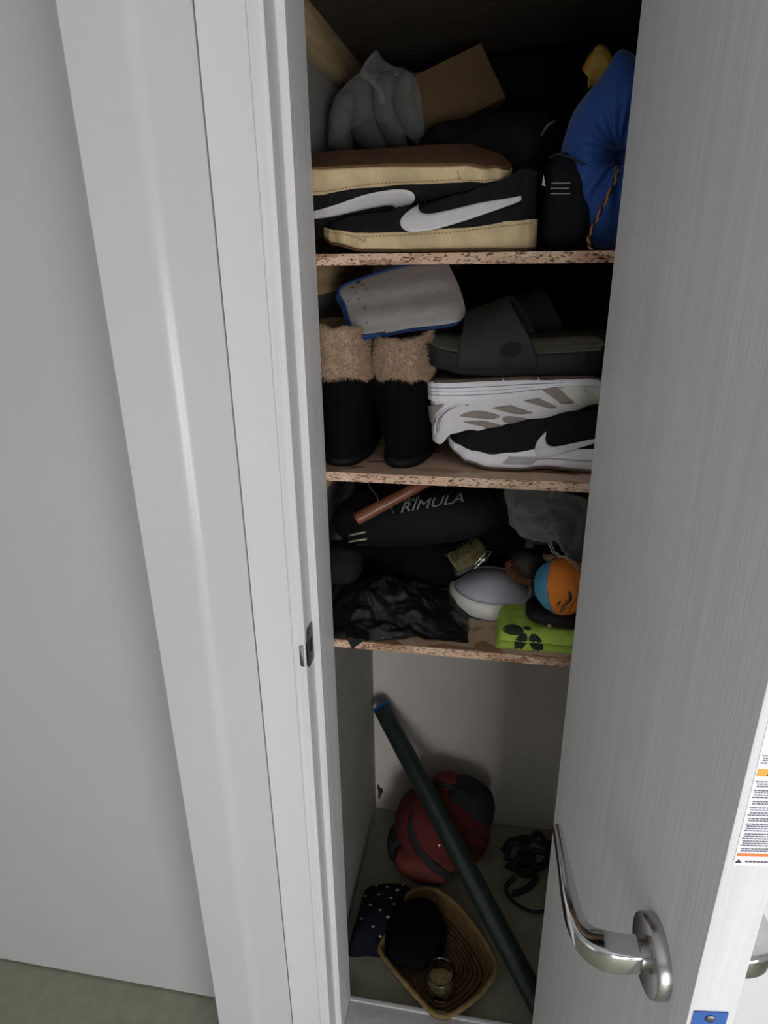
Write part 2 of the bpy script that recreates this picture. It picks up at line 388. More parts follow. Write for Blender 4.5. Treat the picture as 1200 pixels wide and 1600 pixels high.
# ------------------------------------------------------------------ shoes
def shoe_width(u):
    return interp(u, [0, 0.012, 0.04, 0.09, 0.17, 0.32, 0.45, 0.62, 0.76, 0.87, 0.945, 0.982, 1.0],
                     [0.02, 0.36, 0.60, 0.76, 0.84, 0.82, 0.84, 0.98, 1.0, 0.86, 0.60, 0.34, 0.02])
class Shoe:
    """local x heel to toe, y across, z up from the ground"""
    def __init__(s, L, W, z0, z1, H, collar, a=2.3, b=2.0, lean=0.34):
        s.L, s.W, s.a, s.b, s.lean = L, W, a, b, lean
        s.z0 = lambda u: interp(u, *z0); s.z1 = lambda u: interp(u, *z1); s.H = lambda u: interp(u, *H); s.collar = lambda u: interp(u, *collar)
    def w(s, u): return s.W/2*shoe_width(u)
    def y(s, u, zeta):
        zeta = max(0.0, min(1.0, zeta)); c = s.collar(u)
        return s.w(u)*0.97*((1-c)*(1-zeta**s.a)**(1/s.b) + c*(1-s.lean*zeta**1.6))
    def side(s, x, z, off=0.0, sgn=1):
        """point on the side wall at length x and height z"""
        u = x/s.L; lo = s.z1(u); hi = s.H(u)
        if z <= lo:
            return Vector((x, sgn*(s.w(u)*1.015+off), z))
        return Vector((x, sgn*(s.y(u, (z-lo)/(hi-lo))+off), z))
    def us(s, n=56): return [0.5-0.5*math.cos(math.pi*i/(n-1)) for i in range(n)]
    def sole(s, name, lo, hi, m, parent, bulge=0.015, inset=0.0):
        rings = []
        for u in s.us():
            w = s.w(u)-inset*shoe_width(u); a, b = lo(u), hi(u); R = []
            prof = [(0.0, 0.0), (0.5, 0.0), (0.93, 0.0), (1.0, 0.10), (1+bulge, 0.45), (1.0, 0.86), (0.95, 1.0), (0.5, 1.0), (0.0, 1.0)]
            for k, t in prof: R.append((u*s.L, w*k, lerp(a, b, t)))
            for k, t in reversed(prof[1:-1]): R.append((u*s.L, -w*k, lerp(a, b, t)))
            rings.append(R)
        return loft(name, rings, m, parent, ang=50)
    def upper(s, m, parent, lining=None):
        n, k = 56, 16; V = []; F = []
        for sg in (1, -1):
            base = len(V)
            for u in s.us(n):
                lo, hi = s.z1(u)-0.006, s.H(u)
                for j in range(k):
                    zt = math.sin(j/(k-1)*math.pi/2); V.append((u*s.L*0.985+0.004*(1-u), sg*s.y(u, zt), lerp(lo, hi, zt)))
            for i in range(n-1):
                for j in range(k-1):
                    q = (base+i*k+j, base+(i+1)*k+j, base+(i+1)*k+j+1, base+i*k+j+1)
                    F.append(q if sg > 0 else tuple(reversed(q)))
        o = mesh('upper', V, F, m, parent)
        bm = bmesh.new(); bm.from_mesh(o.data); bmesh.ops.remove_doubles(bm, verts=bm.verts[:], dist=2e-4)
        bmesh.ops.recalc_face_normals(bm, faces=bm.faces[:]); bm.to_mesh(o.data); bm.free()
        md = o.modifiers.new('thickness', 'SOLIDIFY'); md.thickness = 0.0035; md.offset = -1
        return o
    def patch(s, name, A, B, m, parent, off=0.0012, n=36, k=6, sgn=1, thick=0.0012):
        """strip between two edge curves drawn on the side wall, in (x, z)"""
        a = spline(A, n); b = spline(B, n); V = []; F = []
        for i in range(n):
            for j in range(k):
                p = a[i].lerp(b[i], j/(k-1)); V.append(s.side(p.x, p.y, off, sgn))
        for i in range(n-1):
            for j in range(k-1): F.append((i*k+j, (i+1)*k+j, (i+1)*k+j+1, i*k+j+1))
        o = mesh(name, V, F, m, parent)
        md = o.modifiers.new('thickness', 'SOLIDIFY'); md.thickness = thick; md.offset = 1 if sgn > 0 else -1
        bm = bmesh.new(); bm.from_mesh(o.data)
        bm.normal_update()
        if sum(f.normal.y for f in bm.faces)*sgn < 0: bmesh.ops.reverse_faces(bm, faces=bm.faces[:])
        bm.to_mesh(o.data); bm.free(); md.offset = 1
        return o
    def line(s, name, pts, r, m, parent, off=0.0, n=40, sgn=1, dash=None):
        P = [s.side(p.x, p.y, off, sgn) for p in spline(pts, n)]
        if not dash: return tube(name, P, r, m, parent, seg=6)
        V, F = [], []
        for i in range(0, n-1):
            if i % 2: continue
            d = (P[i+1]-P[i]); nrm = Vector((-d.z, 0, d.x)).normalized()*r; o2 = Vector((0, sgn*0.0006, 0)); k = len(V)
            V += [P[i]-nrm+o2, P[i+1]-nrm+o2, P[i+1]+nrm+o2, P[i]+nrm+o2]; F.append((k, k+1, k+2, k+3))
        return mesh(name, V, F, m, parent, False)

CREAM = mat('aged_cream_rubber', srgb(206, 184, 142), 0.6, var=0.16, vscale=28, bump=0.2, bscale=500)
GUM = mat('brown_gum_rubber', srgb(96, 66, 42), 0.65, var=0.25, vscale=20, bump=0.3, bscale=300)
BLKSUEDE = mat('black_suede', (0.009, 0.0095, 0.010), 0.9, spec=0.25, var=0.3, vscale=60, bump=0.25, bscale=600)
SWOOSH = mat('white_leather', srgb(206, 204, 204), 0.5, var=0.05, vscale=40, bump=0.1, bscale=500)
STITCH = mat('brown_thread', srgb(120, 92, 62), 0.8)
LACE = mat('black_lace', (0.02, 0.02, 0.021), 0.85, var=0.2, vscale=200)

def court_shoe():
    L, W = 0.302, 0.100
    return Shoe(L, W,
        ([0, 0.06, 0.3, 0.6, 0.78, 0.92, 1], [0.004, 0.003, 0.003, 0.003, 0.004, 0.013, 0.022]),
        ([0, 0.1, 0.35, 0.6, 0.8, 0.92, 1], [0.0395, 0.037, 0.0300, 0.0265, 0.0255, 0.030, 0.0345]),
        ([0, 0.05, 0.2, 0.34, 0.46, 0.58, 0.72, 0.86, 0.96, 1], [0.098, 0.100, 0.084, 0.072, 0.066, 0.060, 0.054, 0.050, 0.043, 0.036]),
        ([0, 0.02, 0.40, 0.54, 1], [0.9, 1, 1, 0, 0]))
def build_court(e, swA, swB, toe_line):
    s = court_shoe()
    s.sole('sole_wall', lambda u: s.z0(u), lambda u: s.z1(u), CREAM, e)
    s.sole('outsole', lambda u: s.z0(u)-0.0035, lambda u: s.z0(u)+0.0005, GUM, e, inset=-0.0004)
    s.upper(BLKSUEDE, e)
    st = s.line('sole_stitching', [(u*s.L, s.z1(u)-0.0052) for u in (0.03, 0.1, 0.2, 0.35, 0.5, 0.65, 0.78)], 0.0005, STITCH, e, off=0.0005, n=110, dash=True)
    s.line('toe_stitching', toe_line, 0.0006, STITCH, e, off=0.0005, n=46, dash=True)
    sw = s.patch('swoosh', swA, swB, SWOOSH, e)
    # tongue, lining and laces
    T = []
    for i in range(10):
        u = 0.40+0.22*i/9; z = s.H(u)*0.96-0.001; ww = 0.020
        T.append([(u*s.L, -ww, z-0.008), (u*s.L, 0, z), (u*s.L, ww, z-0.008), (u*s.L, ww, z-0.012), (u*s.L, 0, z-0.005), (u*s.L, -ww, z-0.012)])
    loft('tongue', T, BLKSUEDE, e)
    for k in range(6):
        u = 0.50+0.030*k; z = s.H(u)
        tube('lace', [(u*s.L, -0.020, z-0.009), (u*s.L+0.002, -0.01, z-0.0005), (u*s.L+0.002, 0.01, z-0.0005), (u*s.L, 0.020, z-0.009)], 0.0026, LACE, e, seg=6, flat=0.5)
    return s
def px_local(e, pts, Y):
    inv = e.matrix_basis.inverted(); out = []
    for x, y in pts:
        p = inv @ at(x, y, Y); out.append((p.x, p.z))
    return out
def px_side(e, s, pts, Y=0.97):
    """survey points cut with the shoe's own side wall"""
    M = e.matrix_basis; inv = M.inverted(); out = []
    for x, y in pts:
        yy = Y
        for k in range(8):
            p = inv @ at(x, y, yy); q = s.side(p.x, p.z); w_ = M @ Vector((p.x, q.y, p.z)); yy += 0.6*(w_.y-yy)
        out.append((p.x, p.z))
    return out
c2 = lambda pts: [(470+x*0.30833, 210+y*0.30833) for x, y in pts]
# upright sneaker, heel to the right
e = empty('sneaker', (0.037, 1.012, Z1+0.0012), (0, 0, math.pi))
s1 = court_shoe()
A = px_side(e, s1, c2([(1115, 312), (1050, 325), (900, 350), (740, 388), (650, 404), (612, 398), (598, 380), (598, 356), (575, 372), (535, 400)]))
B = px_side(e, s1, c2([(1118, 334), (1080, 352), (960, 395), (820, 442), (700, 477), (620, 493), (560, 497), (520, 480), (504, 450), (512, 425)]))
build_court(e, A, B, px_side(e, s1, c2([(330, 515), (325, 545), (300, 530), (240, 510), (180, 500), (120, 492)])))
tag(e, 'black low sneaker standing upright on aged cream sole, white swoosh', 'shoe', 'pair of black sneakers')
# its mate upside down on top, toe to the right, sole turned towards the room
e = empty('sneaker', (-0.3035, 1.012, Z1+0.1235), (math.radians(180+20), math.radians(-0.6), 0))
s2 = court_shoe()
def side_pts(e, pts, Y): return px_side(e, s2, c2(pts), Y)
A = side_pts(e, [(50, 392), (120, 372), (200, 347), (330, 302), (440, 281), (520, 277), (565, 290), (580, 318), (566, 345), (530, 375)], 0.985)
B = side_pts(e, [(55, 427), (120, 420), (200, 405), (300, 382), (380, 366), (440, 356), (472, 362), (484, 380), (480, 398), (472, 410)], 0.985)
build_court(e, A, B, [(0.232, 0.010), (0.236, 0.020), (0.246, 0.023), (0.272, 0.026), (0.292, 0.029)])
tag(e, 'black sneaker lying upside down with brown outsole turned up', 'shoe', 'pair of black sneakers')

# ------------------------------------------------------------------ soft things
def blob(name, c, r, m, parent=None, p=2.5, amp=0.06, sc=9.0, seed=0, nu=48, nv=28, floor=None, fold=0.0, fdir=(1, 0, 0), rot=(0, 0, 0), pinch=None, ceil=None, xmin=None):
    """soft lump: superellipsoid with noise and folds, resting flat on a floor height"""
    from mathutils import Euler
    E = Euler(rot).to_matrix(); rings = []; off = Vector((seed*7.3, seed*3.1, seed*1.7)); fd = Vector(fdir).normalized()
    sp = lambda x, e: math.copysign(abs(x)**e, x)
    for i in range(nv):
        th = -math.pi/2 + math.pi*(i+0.02)/(nv-1+0.04); ring = []
        for j in range(nu):
            ph = 2*math.pi*j/nu; e = 2/p
            d = Vector((sp(math.cos(th), e)*sp(math.cos(ph), e), sp(math.cos(th), e)*sp(math.sin(ph), e), sp(math.sin(th), e)))
            q = Vector((d.x*r[0], d.y*r[1], d.z*r[2]))
            k = 1 + amp*fbm(q+off, sc) - fold*abs(noise.noise((q+off)*sc*1.7 + fd*fd.dot(q)*sc*-1.4))
            q = E @ (q*k)
            if pinch: q = pinch(q)
            q = q + Vector(c)
            if floor is not None and q.z < floor: q.z = floor + 0.0002*random.random()
            if ceil is not None and q.z > ceil: q.z = ceil
            if xmin is not None and q.x < xmin: q.x = xmin
            ring.append(q)
        rings.append(ring)
    return loft(name, rings, m, parent)

BLK = mat('black_cloth', (0.0035, 0.0036, 0.004), 0.95, spec=0.15, var=0.35, vscale=40, bump=0.3, bscale=350)
BLK2 = mat('black_nylon', (0.0045, 0.005, 0.006), 0.75, spec=0.2, var=0.3, vscale=30, bump=0.2, bscale=300)
KRAFT = mat('kraft_card', srgb(94, 72, 46), 0.85, var=0.08, vscale=18, bump=0.08, bscale=300)
# cardboard box tilted on the pile
def carton():
    e = empty('cardboard_box', at(712, 140, 1.24))
    tl, tr, br = at(641, 124, 1.22), at(768, 61, 1.27), at(790, 152, 1.25)
    ex = (tr-tl).normalized(); ez = (tr-br); ez = (ez - ex*ez.dot(ex)).normalized(); ey = ez.cross(ex)
    w_, h_, d_ = (tr-tl).length, (tr-br).length*1.0, 0.10
    o = br - ex*w_
    def P(x, y, z): return o + ex*x + ey*y + ez*z - Vector(e.location)
    def slab(name, a, b):
        V = [P(x, y, z) for x in (a[0], b[0]) for y in (a[1], b[1]) for z in (a[2], b[2])]
        return mesh(name, V, [(0, 1, 3, 2), (4, 6, 7, 5), (0, 4, 5, 1), (2, 3, 7, 6), (0, 2, 6, 4), (1, 5, 7, 3)], KRAFT, e, False)
    t = 0.003
    slab('panel', (0, 0, 0), (w_, t, h_)); slab('panel', (0, d_-t, 0), (w_, d_, h_))
    slab('panel', (0, t, 0), (t, d_-t, h_)); slab('panel', (w_-t, t, 0), (w_, d_-t, h_)); slab('panel', (t, t, 0), (w_-t, d_-t, t))
    slab('flap', (t, t, h_-t), (w_-t, d_/2-0.0006, h_)); slab('flap', (t, d_/2+0.0006, h_-t), (w_-t, d_-t, h_))
    tag(e, 'plain brown cardboard box tilted on top of black clothing', 'box')
carton()
# black padded bag that the box leans on
def black_bag():
    e = empty('black_bag', (-0.06, 1.22, Z1))
    o = blob('body', (-0.005, 0, 0.085), (0.150, 0.080, 0.095), BLK, e, p=3.0, amp=0.05, sc=10, seed=2, floor=0.0005)
    f = blob('flap', (0.02, -0.035, 0.140), (0.115, 0.052, 0.058), BLK2, e, p=2.6, amp=0.08, sc=12, seed=5, rot=(0, -0.10, 0))
    tube('zip_pull', [(0.098, -0.088, 0.158), (0.106, -0.090, 0.170), (0.117, -0.088, 0.176)], 0.0022, mat('grey_cord', (0.10, 0.11, 0.12), 0.6), e, seg=8)
    tag(e, 'black padded cloth bag lying behind the stacked sneakers', 'bag')
black_bag()
# clear plastic bag of pale padded rolls against the left wall
CLEAR = None
def clear_plastic(name, col=(0.7, 0.73, 0.72), a=0.03, rough=0.10):
    m = mat(name, col, rough, var=0.05, bump=0.6, bscale=60, spec=0.7)
    nt = m.node_tree; N = nt.nodes; L = nt.links; b = N['Principled BSDF']; out = N['Material Output']
    tr = N.new('ShaderNodeBsdfTransparent'); mx = N.new('ShaderNodeMixShader')
    lw = N.new('ShaderNodeLayerWeight'); lw.inputs['Blend'].default_value = 0.35
    mr = N.new('ShaderNodeMapRange'); mr.inputs['To Min'].default_value = a; mr.inputs['To Max'].default_value = min(1, a+0.26)
    L.new(lw.outputs['Facing'], mr.inputs['Value']); L.new(mr.outputs[0], mx.inputs['Fac'])
    L.new(tr.outputs[0], mx.inputs[1]); L.new(b.outputs[0], mx.inputs[2]); L.new(mx.outputs[0], out.inputs['Surface'])
    return m
CLEAR = clear_plastic('clear_film')
PALE = mat('pale_grey_fleece', srgb(74, 78, 73), 0.95, var=0.1, vscale=30, bump=0.5, bscale=250)
def rolls():
    Y = 1.17
    specs = [((545, 160), (536, 235), 0.024, 'outermost pale padded roll, next to the closet wall'),
             ((562, 140), (590, 225), 0.030, 'widest pale padded roll, second from the closet wall'),
             ((602, 130), (618, 215), 0.020, 'narrow pale padded roll in the middle of the clear bag'),
             ((632, 128), (650, 205), 0.021, 'pale padded roll touching the cardboard box')]
    for k, (a, b, r, lab) in enumerate(specs):
        p, q = at(*a, Y+0.02*(k % 2)), at(*b, Y+0.02*(k % 2)); q.z = max(q.z, Z1+0.055+r)
        pts = spline([p+Vector((0.012, 0.01, 0.004)), p, p.lerp(q, 0.5)+Vector((-0.010, -0.004, 0)), q, q+Vector((0.012, 0.012, -0.020))], 26)
        rad = [r*(0.35+0.65*math.sin(math.pi*min(1, max(0.02, (i+1)/14 if i < 7 else (1 if i < 19 else (26-i)/12)))/1.0*0.5))*(1+0.05*math.sin(i*1.3+k)) for i in range(26)]
        o = tube('padded_roll', pts, rad, PALE, None, seg=18, flat=0.8)
        tag(o, lab, 'padding', 'pale rolls in the clear bag')
    e = empty('plastic_bag', (-0.20, Y, Z1))
    P = [(512, 238), (518, 165), (540, 132), (565, 110), (585, 80), (603, 96), (632, 108), (652, 128), (662, 190), (658, 232)]
    V = []; F = []; n = 40; out = spline([(p[0], p[1]) for p in P], n); k = 16
    loc = Vector(e.location); cx, cy = 590, 190
    for sgn in (-1, 1):
        base = len(V)
        for i in range(n):
            for j in range(k):
                t = j/(k-1); x = lerp(cx, out[i].x, t); y = lerp(cy, out[i].y, t)
                bulge = 0.048*math.sqrt(max(0, 1-t*t))
                q = at(x, y, Y) + Vector((0, sgn*bulge, 0))
                q += Vector((0, 1, 0))*0.006*fbm((q.x, q.z, sgn), 45)*(1-t**4) + Vector((1, 0, 1))*0.003*fbm((q.z, q.x, sgn+4), 60)
                q.z = max(q.z, Z1+0.004); V.append(q-loc)
        for i in range(n-1):
            for j in range(k-1): F.append((base+i*k+j, base+(i+1)*k+j, base+(i+1)*k+j+1, base+i*k+j+1))
    mesh('film', V, F, CLEAR, e)
    tube('gathered_neck', spline([at(585, 82, Y)-loc, at(566, 112, Y-0.03)-loc, at(590, 135, Y-0.05)-loc, at(598, 160, Y-0.052)-loc], 16), [0.003, 0.004, 0.005, 0.0045]*4, CLEAR, e, seg=8, flat=0.4)
    tag(e, 'crumpled clear plastic bag wrapped round pale padded rolls', 'plastic bag')
rolls()
# dark bulky bag at the back right, black pouch in front
def dark_bags():
    e = empty('dark_bag', (0.075, 1.385, Z1))
    def pinch(q):
        t = max(0, (q.z-0.02)/0.14); return Vector((q.x*(1-0.10*t)+0.02*t, q.y, q.z))
    blob('body', (-0.005, 0, 0.155), (0.225, 0.088, 0.162), BLK, e, p=4.0, amp=0.07, sc=9, seed=9, floor=0.0005, pinch=pinch)
    tube('carry_loop', spline([(-0.03, -0.085, 0.20), (-0.01, -0.098, 0.235), (0.03, -0.098, 0.238), (0.05, -0.085, 0.20)], 18), 0.004, BLK2, e, seg=8)
    tag(e, 'bulky black bag standing at the back beside the blue sack', 'bag')
    e = empty('black_pouch', (0.077, 1.045, Z1))
    def slope(q):
        return Vector((q.x, q.y, q.z - max(0, q.x+0.01)*0.30*max(0, q.z/0.06)))
    b = blob('body', (0, 0, 0.061), (0.036, 0.052, 0.062), BLK2, e, p=3.6, amp=0.02, sc=14, seed=11, floor=0.0006, pinch=slope, rot=(0, 0, 0.0))
    tube('seam', spline([(-0.030, -0.040, 0.114), (-0.02, -0.0525, 0.117), (0.0, -0.055, 0.110), (0.02, -0.0545, 0.100), (0.032, -0.047, 0.094)], 24), 0.0014, LACE, e, seg=6)
    INK = mat('pale_print', srgb(150, 150, 150), 0.7, var=0.1)
    V, F = [], []; rnd = random.Random(8)
    for r in range(3):
        x = -0.0265
        while x < -0.003:
            l = 0.0012+0.001*rnd.random(); z = 0.083-r*0.0062-(x+0.0265)*0.02; k = len(V)
            V += [(x, -0.0560, z-0.0007), (x+l, -0.0560, z-0.0007), (x+l, -0.0560, z+0.0007), (x, -0.0560, z+0.0007)]
            F.append((k, k+1, k+2, k+3)); x += l+0.0006
    p = mesh('print', V, F, INK, e, False); p['label'] = 'three short lines of tiny pale print'
    t = mesh('tab', [(-0.0385, -0.0535, 0.081), (-0.0335, -0.0545, 0.0795), (-0.0372, -0.0540, 0.0935)], [(0, 1, 2)], mat('white_tab', srgb(170, 170, 172), 0.6), e, False)
    md = t.modifiers.new('thickness', 'SOLIDIFY'); md.thickness = 0.001
    tag(e, 'black pouch with three lines of small print beside sneaker heel', 'pouch')
dark_bags()
# blue drawstring sack, cinched mouth towards the room
BLUE = mat('royal_blue_nylon', srgb(12, 66, 140), 0.65, var=0.10, vscale=10, bump=0.15, bscale=500, sheen=0.2)
def blue_sack():
    cx, cz = 0.170, Z1+0.1125
    e = empty('drawstring_sack', (cx, 1.10, Z1), (0, 0, math.radians(-14)))
    prof = [(0.010, -0.085), (0.012, -0.105), (0.020, -0.122), (0.034, -0.128), (0.055, -0.126), (0.075, -0.117), (0.092, -0.102), (0.103, -0.082), (0.109, -0.055), (0.111, -0.03), (0.108, 0.0), (0.102, 0.03), (0.092, 0.055), (0.075, 0.072), (0.04, 0.080), (0.001, 0.081)]
    pr = spline(prof, 60); nu = 120; rings = []
    for i, (r, h) in enumerate(pr):
        ring = []; near = max(0, 1-max(0, r-0.01)/0.095) if h < 0 else 0
        for j in range(nu):
            a = 2*math.pi*j/nu
            f = abs(math.sin(a*5.5+1.2*math.sin(2*a)))*0.6 + abs(math.sin(a*8+0.7+0.8*math.sin(3*a)))*0.4
            dy = (f-0.5)*0.020*near**1.3*min(1, r/0.03)
            rr = r*(1+0.025*math.sin(3*a+1)+0.02*math.sin(5*a+h*20)) + 0.004*fbm((math.cos(a)*r, h, math.sin(a)*r), 18)
            # gathered corner standing up at the top
            if h < 0.02: rr += 0.016*math.exp(-((a-math.radians(104))/0.16)**2)*min(1, r/0.10)**6
            z = math.sin(a)*rr*1.03 + 0.1125
            ring.append((math.cos(a)*rr*0.88 - 0.010*near, h+dy, max(0.0008, z)))
        rings.append(ring)
    loft('sack_body', rings, BLUE, e)
    m1 = mat('tan_cord', srgb(170, 110, 60), 0.8, var=0.2, vscale=200); m2 = mat('dark_cord', (0.02, 0.018, 0.016), 0.8)
    path = spline([(-0.012, -0.118, 0.100), (-0.008, -0.140, 0.085), (-0.022, -0.152, 0.045), (-0.032, -0.156, 0.018), (-0.028, -0.158, 0.002), (-0.019, -0.160, -0.006), (-0.006, -0.159, -0.0125)], 120)
    for q, mm in ((0, m1), (math.pi, m2)):
        P = []
        for i, p in enumerate(path):
            a = q+i*0.55; P.append(p + Vector((math.cos(a), math.sin(a)*0.5, math.sin(a)*0.5))*0.0012)
        tube('drawcord', P, 0.0015, mm, e, seg=6)
    tag(e, 'royal blue nylon drawstring sack with cinched mouth', 'sack')
blue_sack()
# yellow thing in clear film behind the blue sack
def yellow_packet():
    Y = 1.14
    e = empty('yellow_packet', at(950, 120, Y))
    loc = Vector(e.location)
    YL = mat('yellow_cloth', srgb(206, 160, 34), 0.7, var=0.2, vscale=40, bump=0.3, bscale=120)
    A = spline([(916, 112), (926, 92), (937, 77), (950, 96), (968, 108), (1000, 118), (1030, 130)], 24)
    B = spline([(918, 130), (932, 128), (950, 122), (962, 126), (985, 132), (1005, 138), (1030, 144)], 24)
    for nm, m_, g, th in (('yellow_fold', YL, 0.0, 0.008), ('film', CLEAR, 1.0, 0.001)):
        V = []; F = []; k = 8
        for i in range(24):
            for j in range(k):
                a, b = A[i], B[i]; mid = (a+b)/2; ex = 1+0.25*g
                p = (mid+(a-mid)*ex).lerp(mid+(b-mid)*ex, j/(k-1))
                q = at(p.x, p.y, Y-0.012*g) + Vector((0, 0.010*fbm((p.x*0.02, p.y*0.02, g), 1.5) - 0.012*math.sin(math.pi*j/(k-1)), 0)); V.append(q-loc)
        for i in range(23):
            for j in range(k-1): F.append((i*k+j, (i+1)*k+j, (i+1)*k+j+1, i*k+j+1))
        o = mesh(nm, V, F, m_, e); md = o.modifiers.new('thickness', 'SOLIDIFY'); md.thickness = th
    tag(e, 'yellow folded piece in clear film behind the blue sack', 'packet')
yellow_packet()

# ------------------------------------------------------------------ prints that follow a surface
from mathutils.bvhtree import BVHTree
def bvh_of(objs):
    bpy.context.view_layer.update(); V, F = [], []
    for o in objs:
        k = len(V); M = o.matrix_world
        V += [M @ v.co for v in o.data.vertices]; F += [tuple(i+k for i in p.vertices) for p in o.data.polygons]
    return BVHTree.FromPolygons(V, F)
def hit(bv, px, py, off=0.0008):
    d = (AZ + AX*((px-600)/FPX) - AY*((py-800)/FPX)).normalized()
    p, n, i, t = bv.ray_cast(CAM, d)
    if p is None: return None
    if n.dot(d) > 0: n = -n
    return p + n*off
def print_strip(name, bv, A, B, m, parent, n=30, k=5, off=0.0008, thick=0.0):
    """strip of print between two surveyed edges, laid onto the surface"""
    a, b = spline(A, n), spline(B, n); V, F, ok = [], [], []
    bpy.context.view_layer.update(); inv = parent.matrix_world.inverted() if parent else Matrix()
    for i in range(n):
        for j in range(k):
            p = a[i].lerp(b[i], j/(k-1)); h = hit(bv, p.x, p.y, off); ok.append(h is not None); V.append(inv @ h if h is not None else Vector((0, 0, 0)))
    for i in range(n-1):
        for j in range(k-1):
            f = (i*k+j, (i+1)*k+j, (i+1)*k+j+1, i*k+j+1)
            if all(ok[q] for q in f): F.append(f)
    o = mesh(name, V, F, m, parent)
    if thick: md = o.modifiers.new('thickness', 'SOLIDIFY'); md.thickness = thick; md.offset = 0
    return o
def print_blob(name, bv, c, rx, ry, ang, m, parent, off=0.0008, n=20, rings=3, sq=1.0):
    ca, sa = math.cos(ang), math.sin(ang); V, F = [], []
    bpy.context.view_layer.update(); inv = parent.matrix_world.inverted()
    h0 = hit(bv, c[0], c[1], off)
    if h0 is None: return None
    V.append(inv @ h0)
    for r in range(1, rings+1):
        for j in range(n):
            t = 2*math.pi*j/n; x, y = math.cos(t)*rx*r/rings, math.sin(t)*ry*r/rings
            h = hit(bv, c[0]+x*ca-y*sa, c[1]+x*sa+y*ca, off)
            V.append(inv @ h if h is not None else V[-1])
    for j in range(n): F.append((0, 1+j, 1+(j+1) % n))
    for r in range(rings-1):
        for j in range(n): F.append((1+r*n+j, 1+(r+1)*n+j, 1+(r+1)*n+(j+1) % n, 1+r*n+(j+1) % n))
    return mesh(name, V, F, m, parent)
def print_text(name, bv, body, origin, right, up, m, parent, off=0.0008, shear=0.0, bold=0.0):
    """lettering; origin, and the pixel vectors of one em to the right and up"""
    cu = bpy.data.curves.new(name, 'FONT'); cu.body = body; cu.size = 1.0; cu.shear = shear; cu.offset = bold; cu.resolution_u = 3
    t = bpy.data.objects.new(name, cu); C.objects.link(t); bpy.context.view_layer.update()
    me0 = t.evaluated_get(bpy.context.evaluated_depsgraph_get()).to_mesh()
    bm = bmesh.new(); bm.from_mesh(me0); bmesh.ops.triangulate(bm, faces=bm.faces[:])
    for _ in range(3):
        es = [e for e in bm.edges if e.calc_length() > 0.12]
        if es: bmesh.ops.subdivide_edges(bm, edges=es, cuts=1); bmesh.ops.triangulate(bm, faces=bm.faces[:])
    bpy.data.objects.remove(t); inv = parent.matrix_world.inverted()
    bad = []
    for v in bm.verts:
        h = hit(bv, origin[0]+v.co.x*right[0]+v.co.y*up[0], origin[1]+v.co.x*right[1]+v.co.y*up[1], off)
        if h is None: bad.append(v)
        else: v.co = inv @ h
    bmesh.ops.delete(bm, geom=bad, context='VERTS')
    return from_bm(name, bm, m, parent, False)
def film_bag(outline, ctr, Y, bulge, m, parent, seed=0, n=60, k=20, amp=0.006, floor=None, dY=0.0):
    V, F = [], []; out = spline(outline, n, closed=True); loc = Vector(parent.location)
    for sgn in (-1, 1):
        base = len(V)
        for i in range(n):
            for j in range(k):
                t = j/(k-1); x = lerp(ctr[0], out[i].x, t); y = lerp(ctr[1], out[i].y, t)
                q = at(x, y, Y) + Vector((0, sgn*bulge*math.sqrt(max(0, 1-t*t)), 0))
                q.y += dY*(y-ctr[1])
                q += Vector((0, 1, 0))*amp*(fbm((q.x, q.z, sgn+seed), 45)+1.2*abs(noise.noise(Vector((q.x*50, q.z*50, sgn+seed)))))*(1-t**6)
                q += Vector((1, 0, 1))*amp*0.4*fbm((q.z, q.x, sgn+4+seed), 60)
                if floor is not None: q.z = max(q.z, floor)
                V.append(q-loc)
        for i in range(n):
            for j in range(k-1):
                i2 = (i+1) % n; F.append((base+i*k+j, base+i2*k+j, base+i2*k+j+1, base+i*k+j+1))
    return mesh('film', V, F, m, parent)
def strands(name, base, m, parent, count, length, width, seed=0, droop=0.4, keep=None, spread=0.5):
    """short hairs grown on the faces of a mesh, one joined part"""
    rnd = random.Random(seed); me = base.data; fs = [p for p in me.polygons if keep is None or keep(p.center, p.normal)]
    ar = [p.area for p in fs]; V, F = [], []
    for p in rnd.choices(fs, weights=ar, k=count):
        vs = [me.vertices[i].co for i in p.vertices]; a, b = rnd.random(), rnd.random()
        if len(vs) == 4: q = vs[0].lerp(vs[1], a).lerp(vs[3].lerp(vs[2], a), b)
        else: q = p.center.copy()
        clump = noise.noise_vector(q*70+Vector((seed, 0, 0)))
        d = (p.normal + clump*spread + Vector((rnd.uniform(-1, 1), rnd.uniform(-1, 1), rnd.uniform(-1, 1)))*spread*0.6).normalized()
        l = length*rnd.uniform(0.6, 1.25); sd = d.cross(Vector((rnd.uniform(-1, 1), rnd.uniform(-1, 1), rnd.uniform(-1, 1)))).normalized()*width
        mid = q+d*l*0.55; tip = q+d*l+Vector((0, 0, -droop*l)); k = len(V)
        V += [q-sd-d*0.001, q+sd-d*0.001, mid+sd*0.7, mid-sd*0.7, tip]; F += [(k, k+1, k+2, k+3), (k+3, k+2, k+4)]
    o = mesh(name, V, F, m, parent); o['kind'] = 'stuff'
    return o

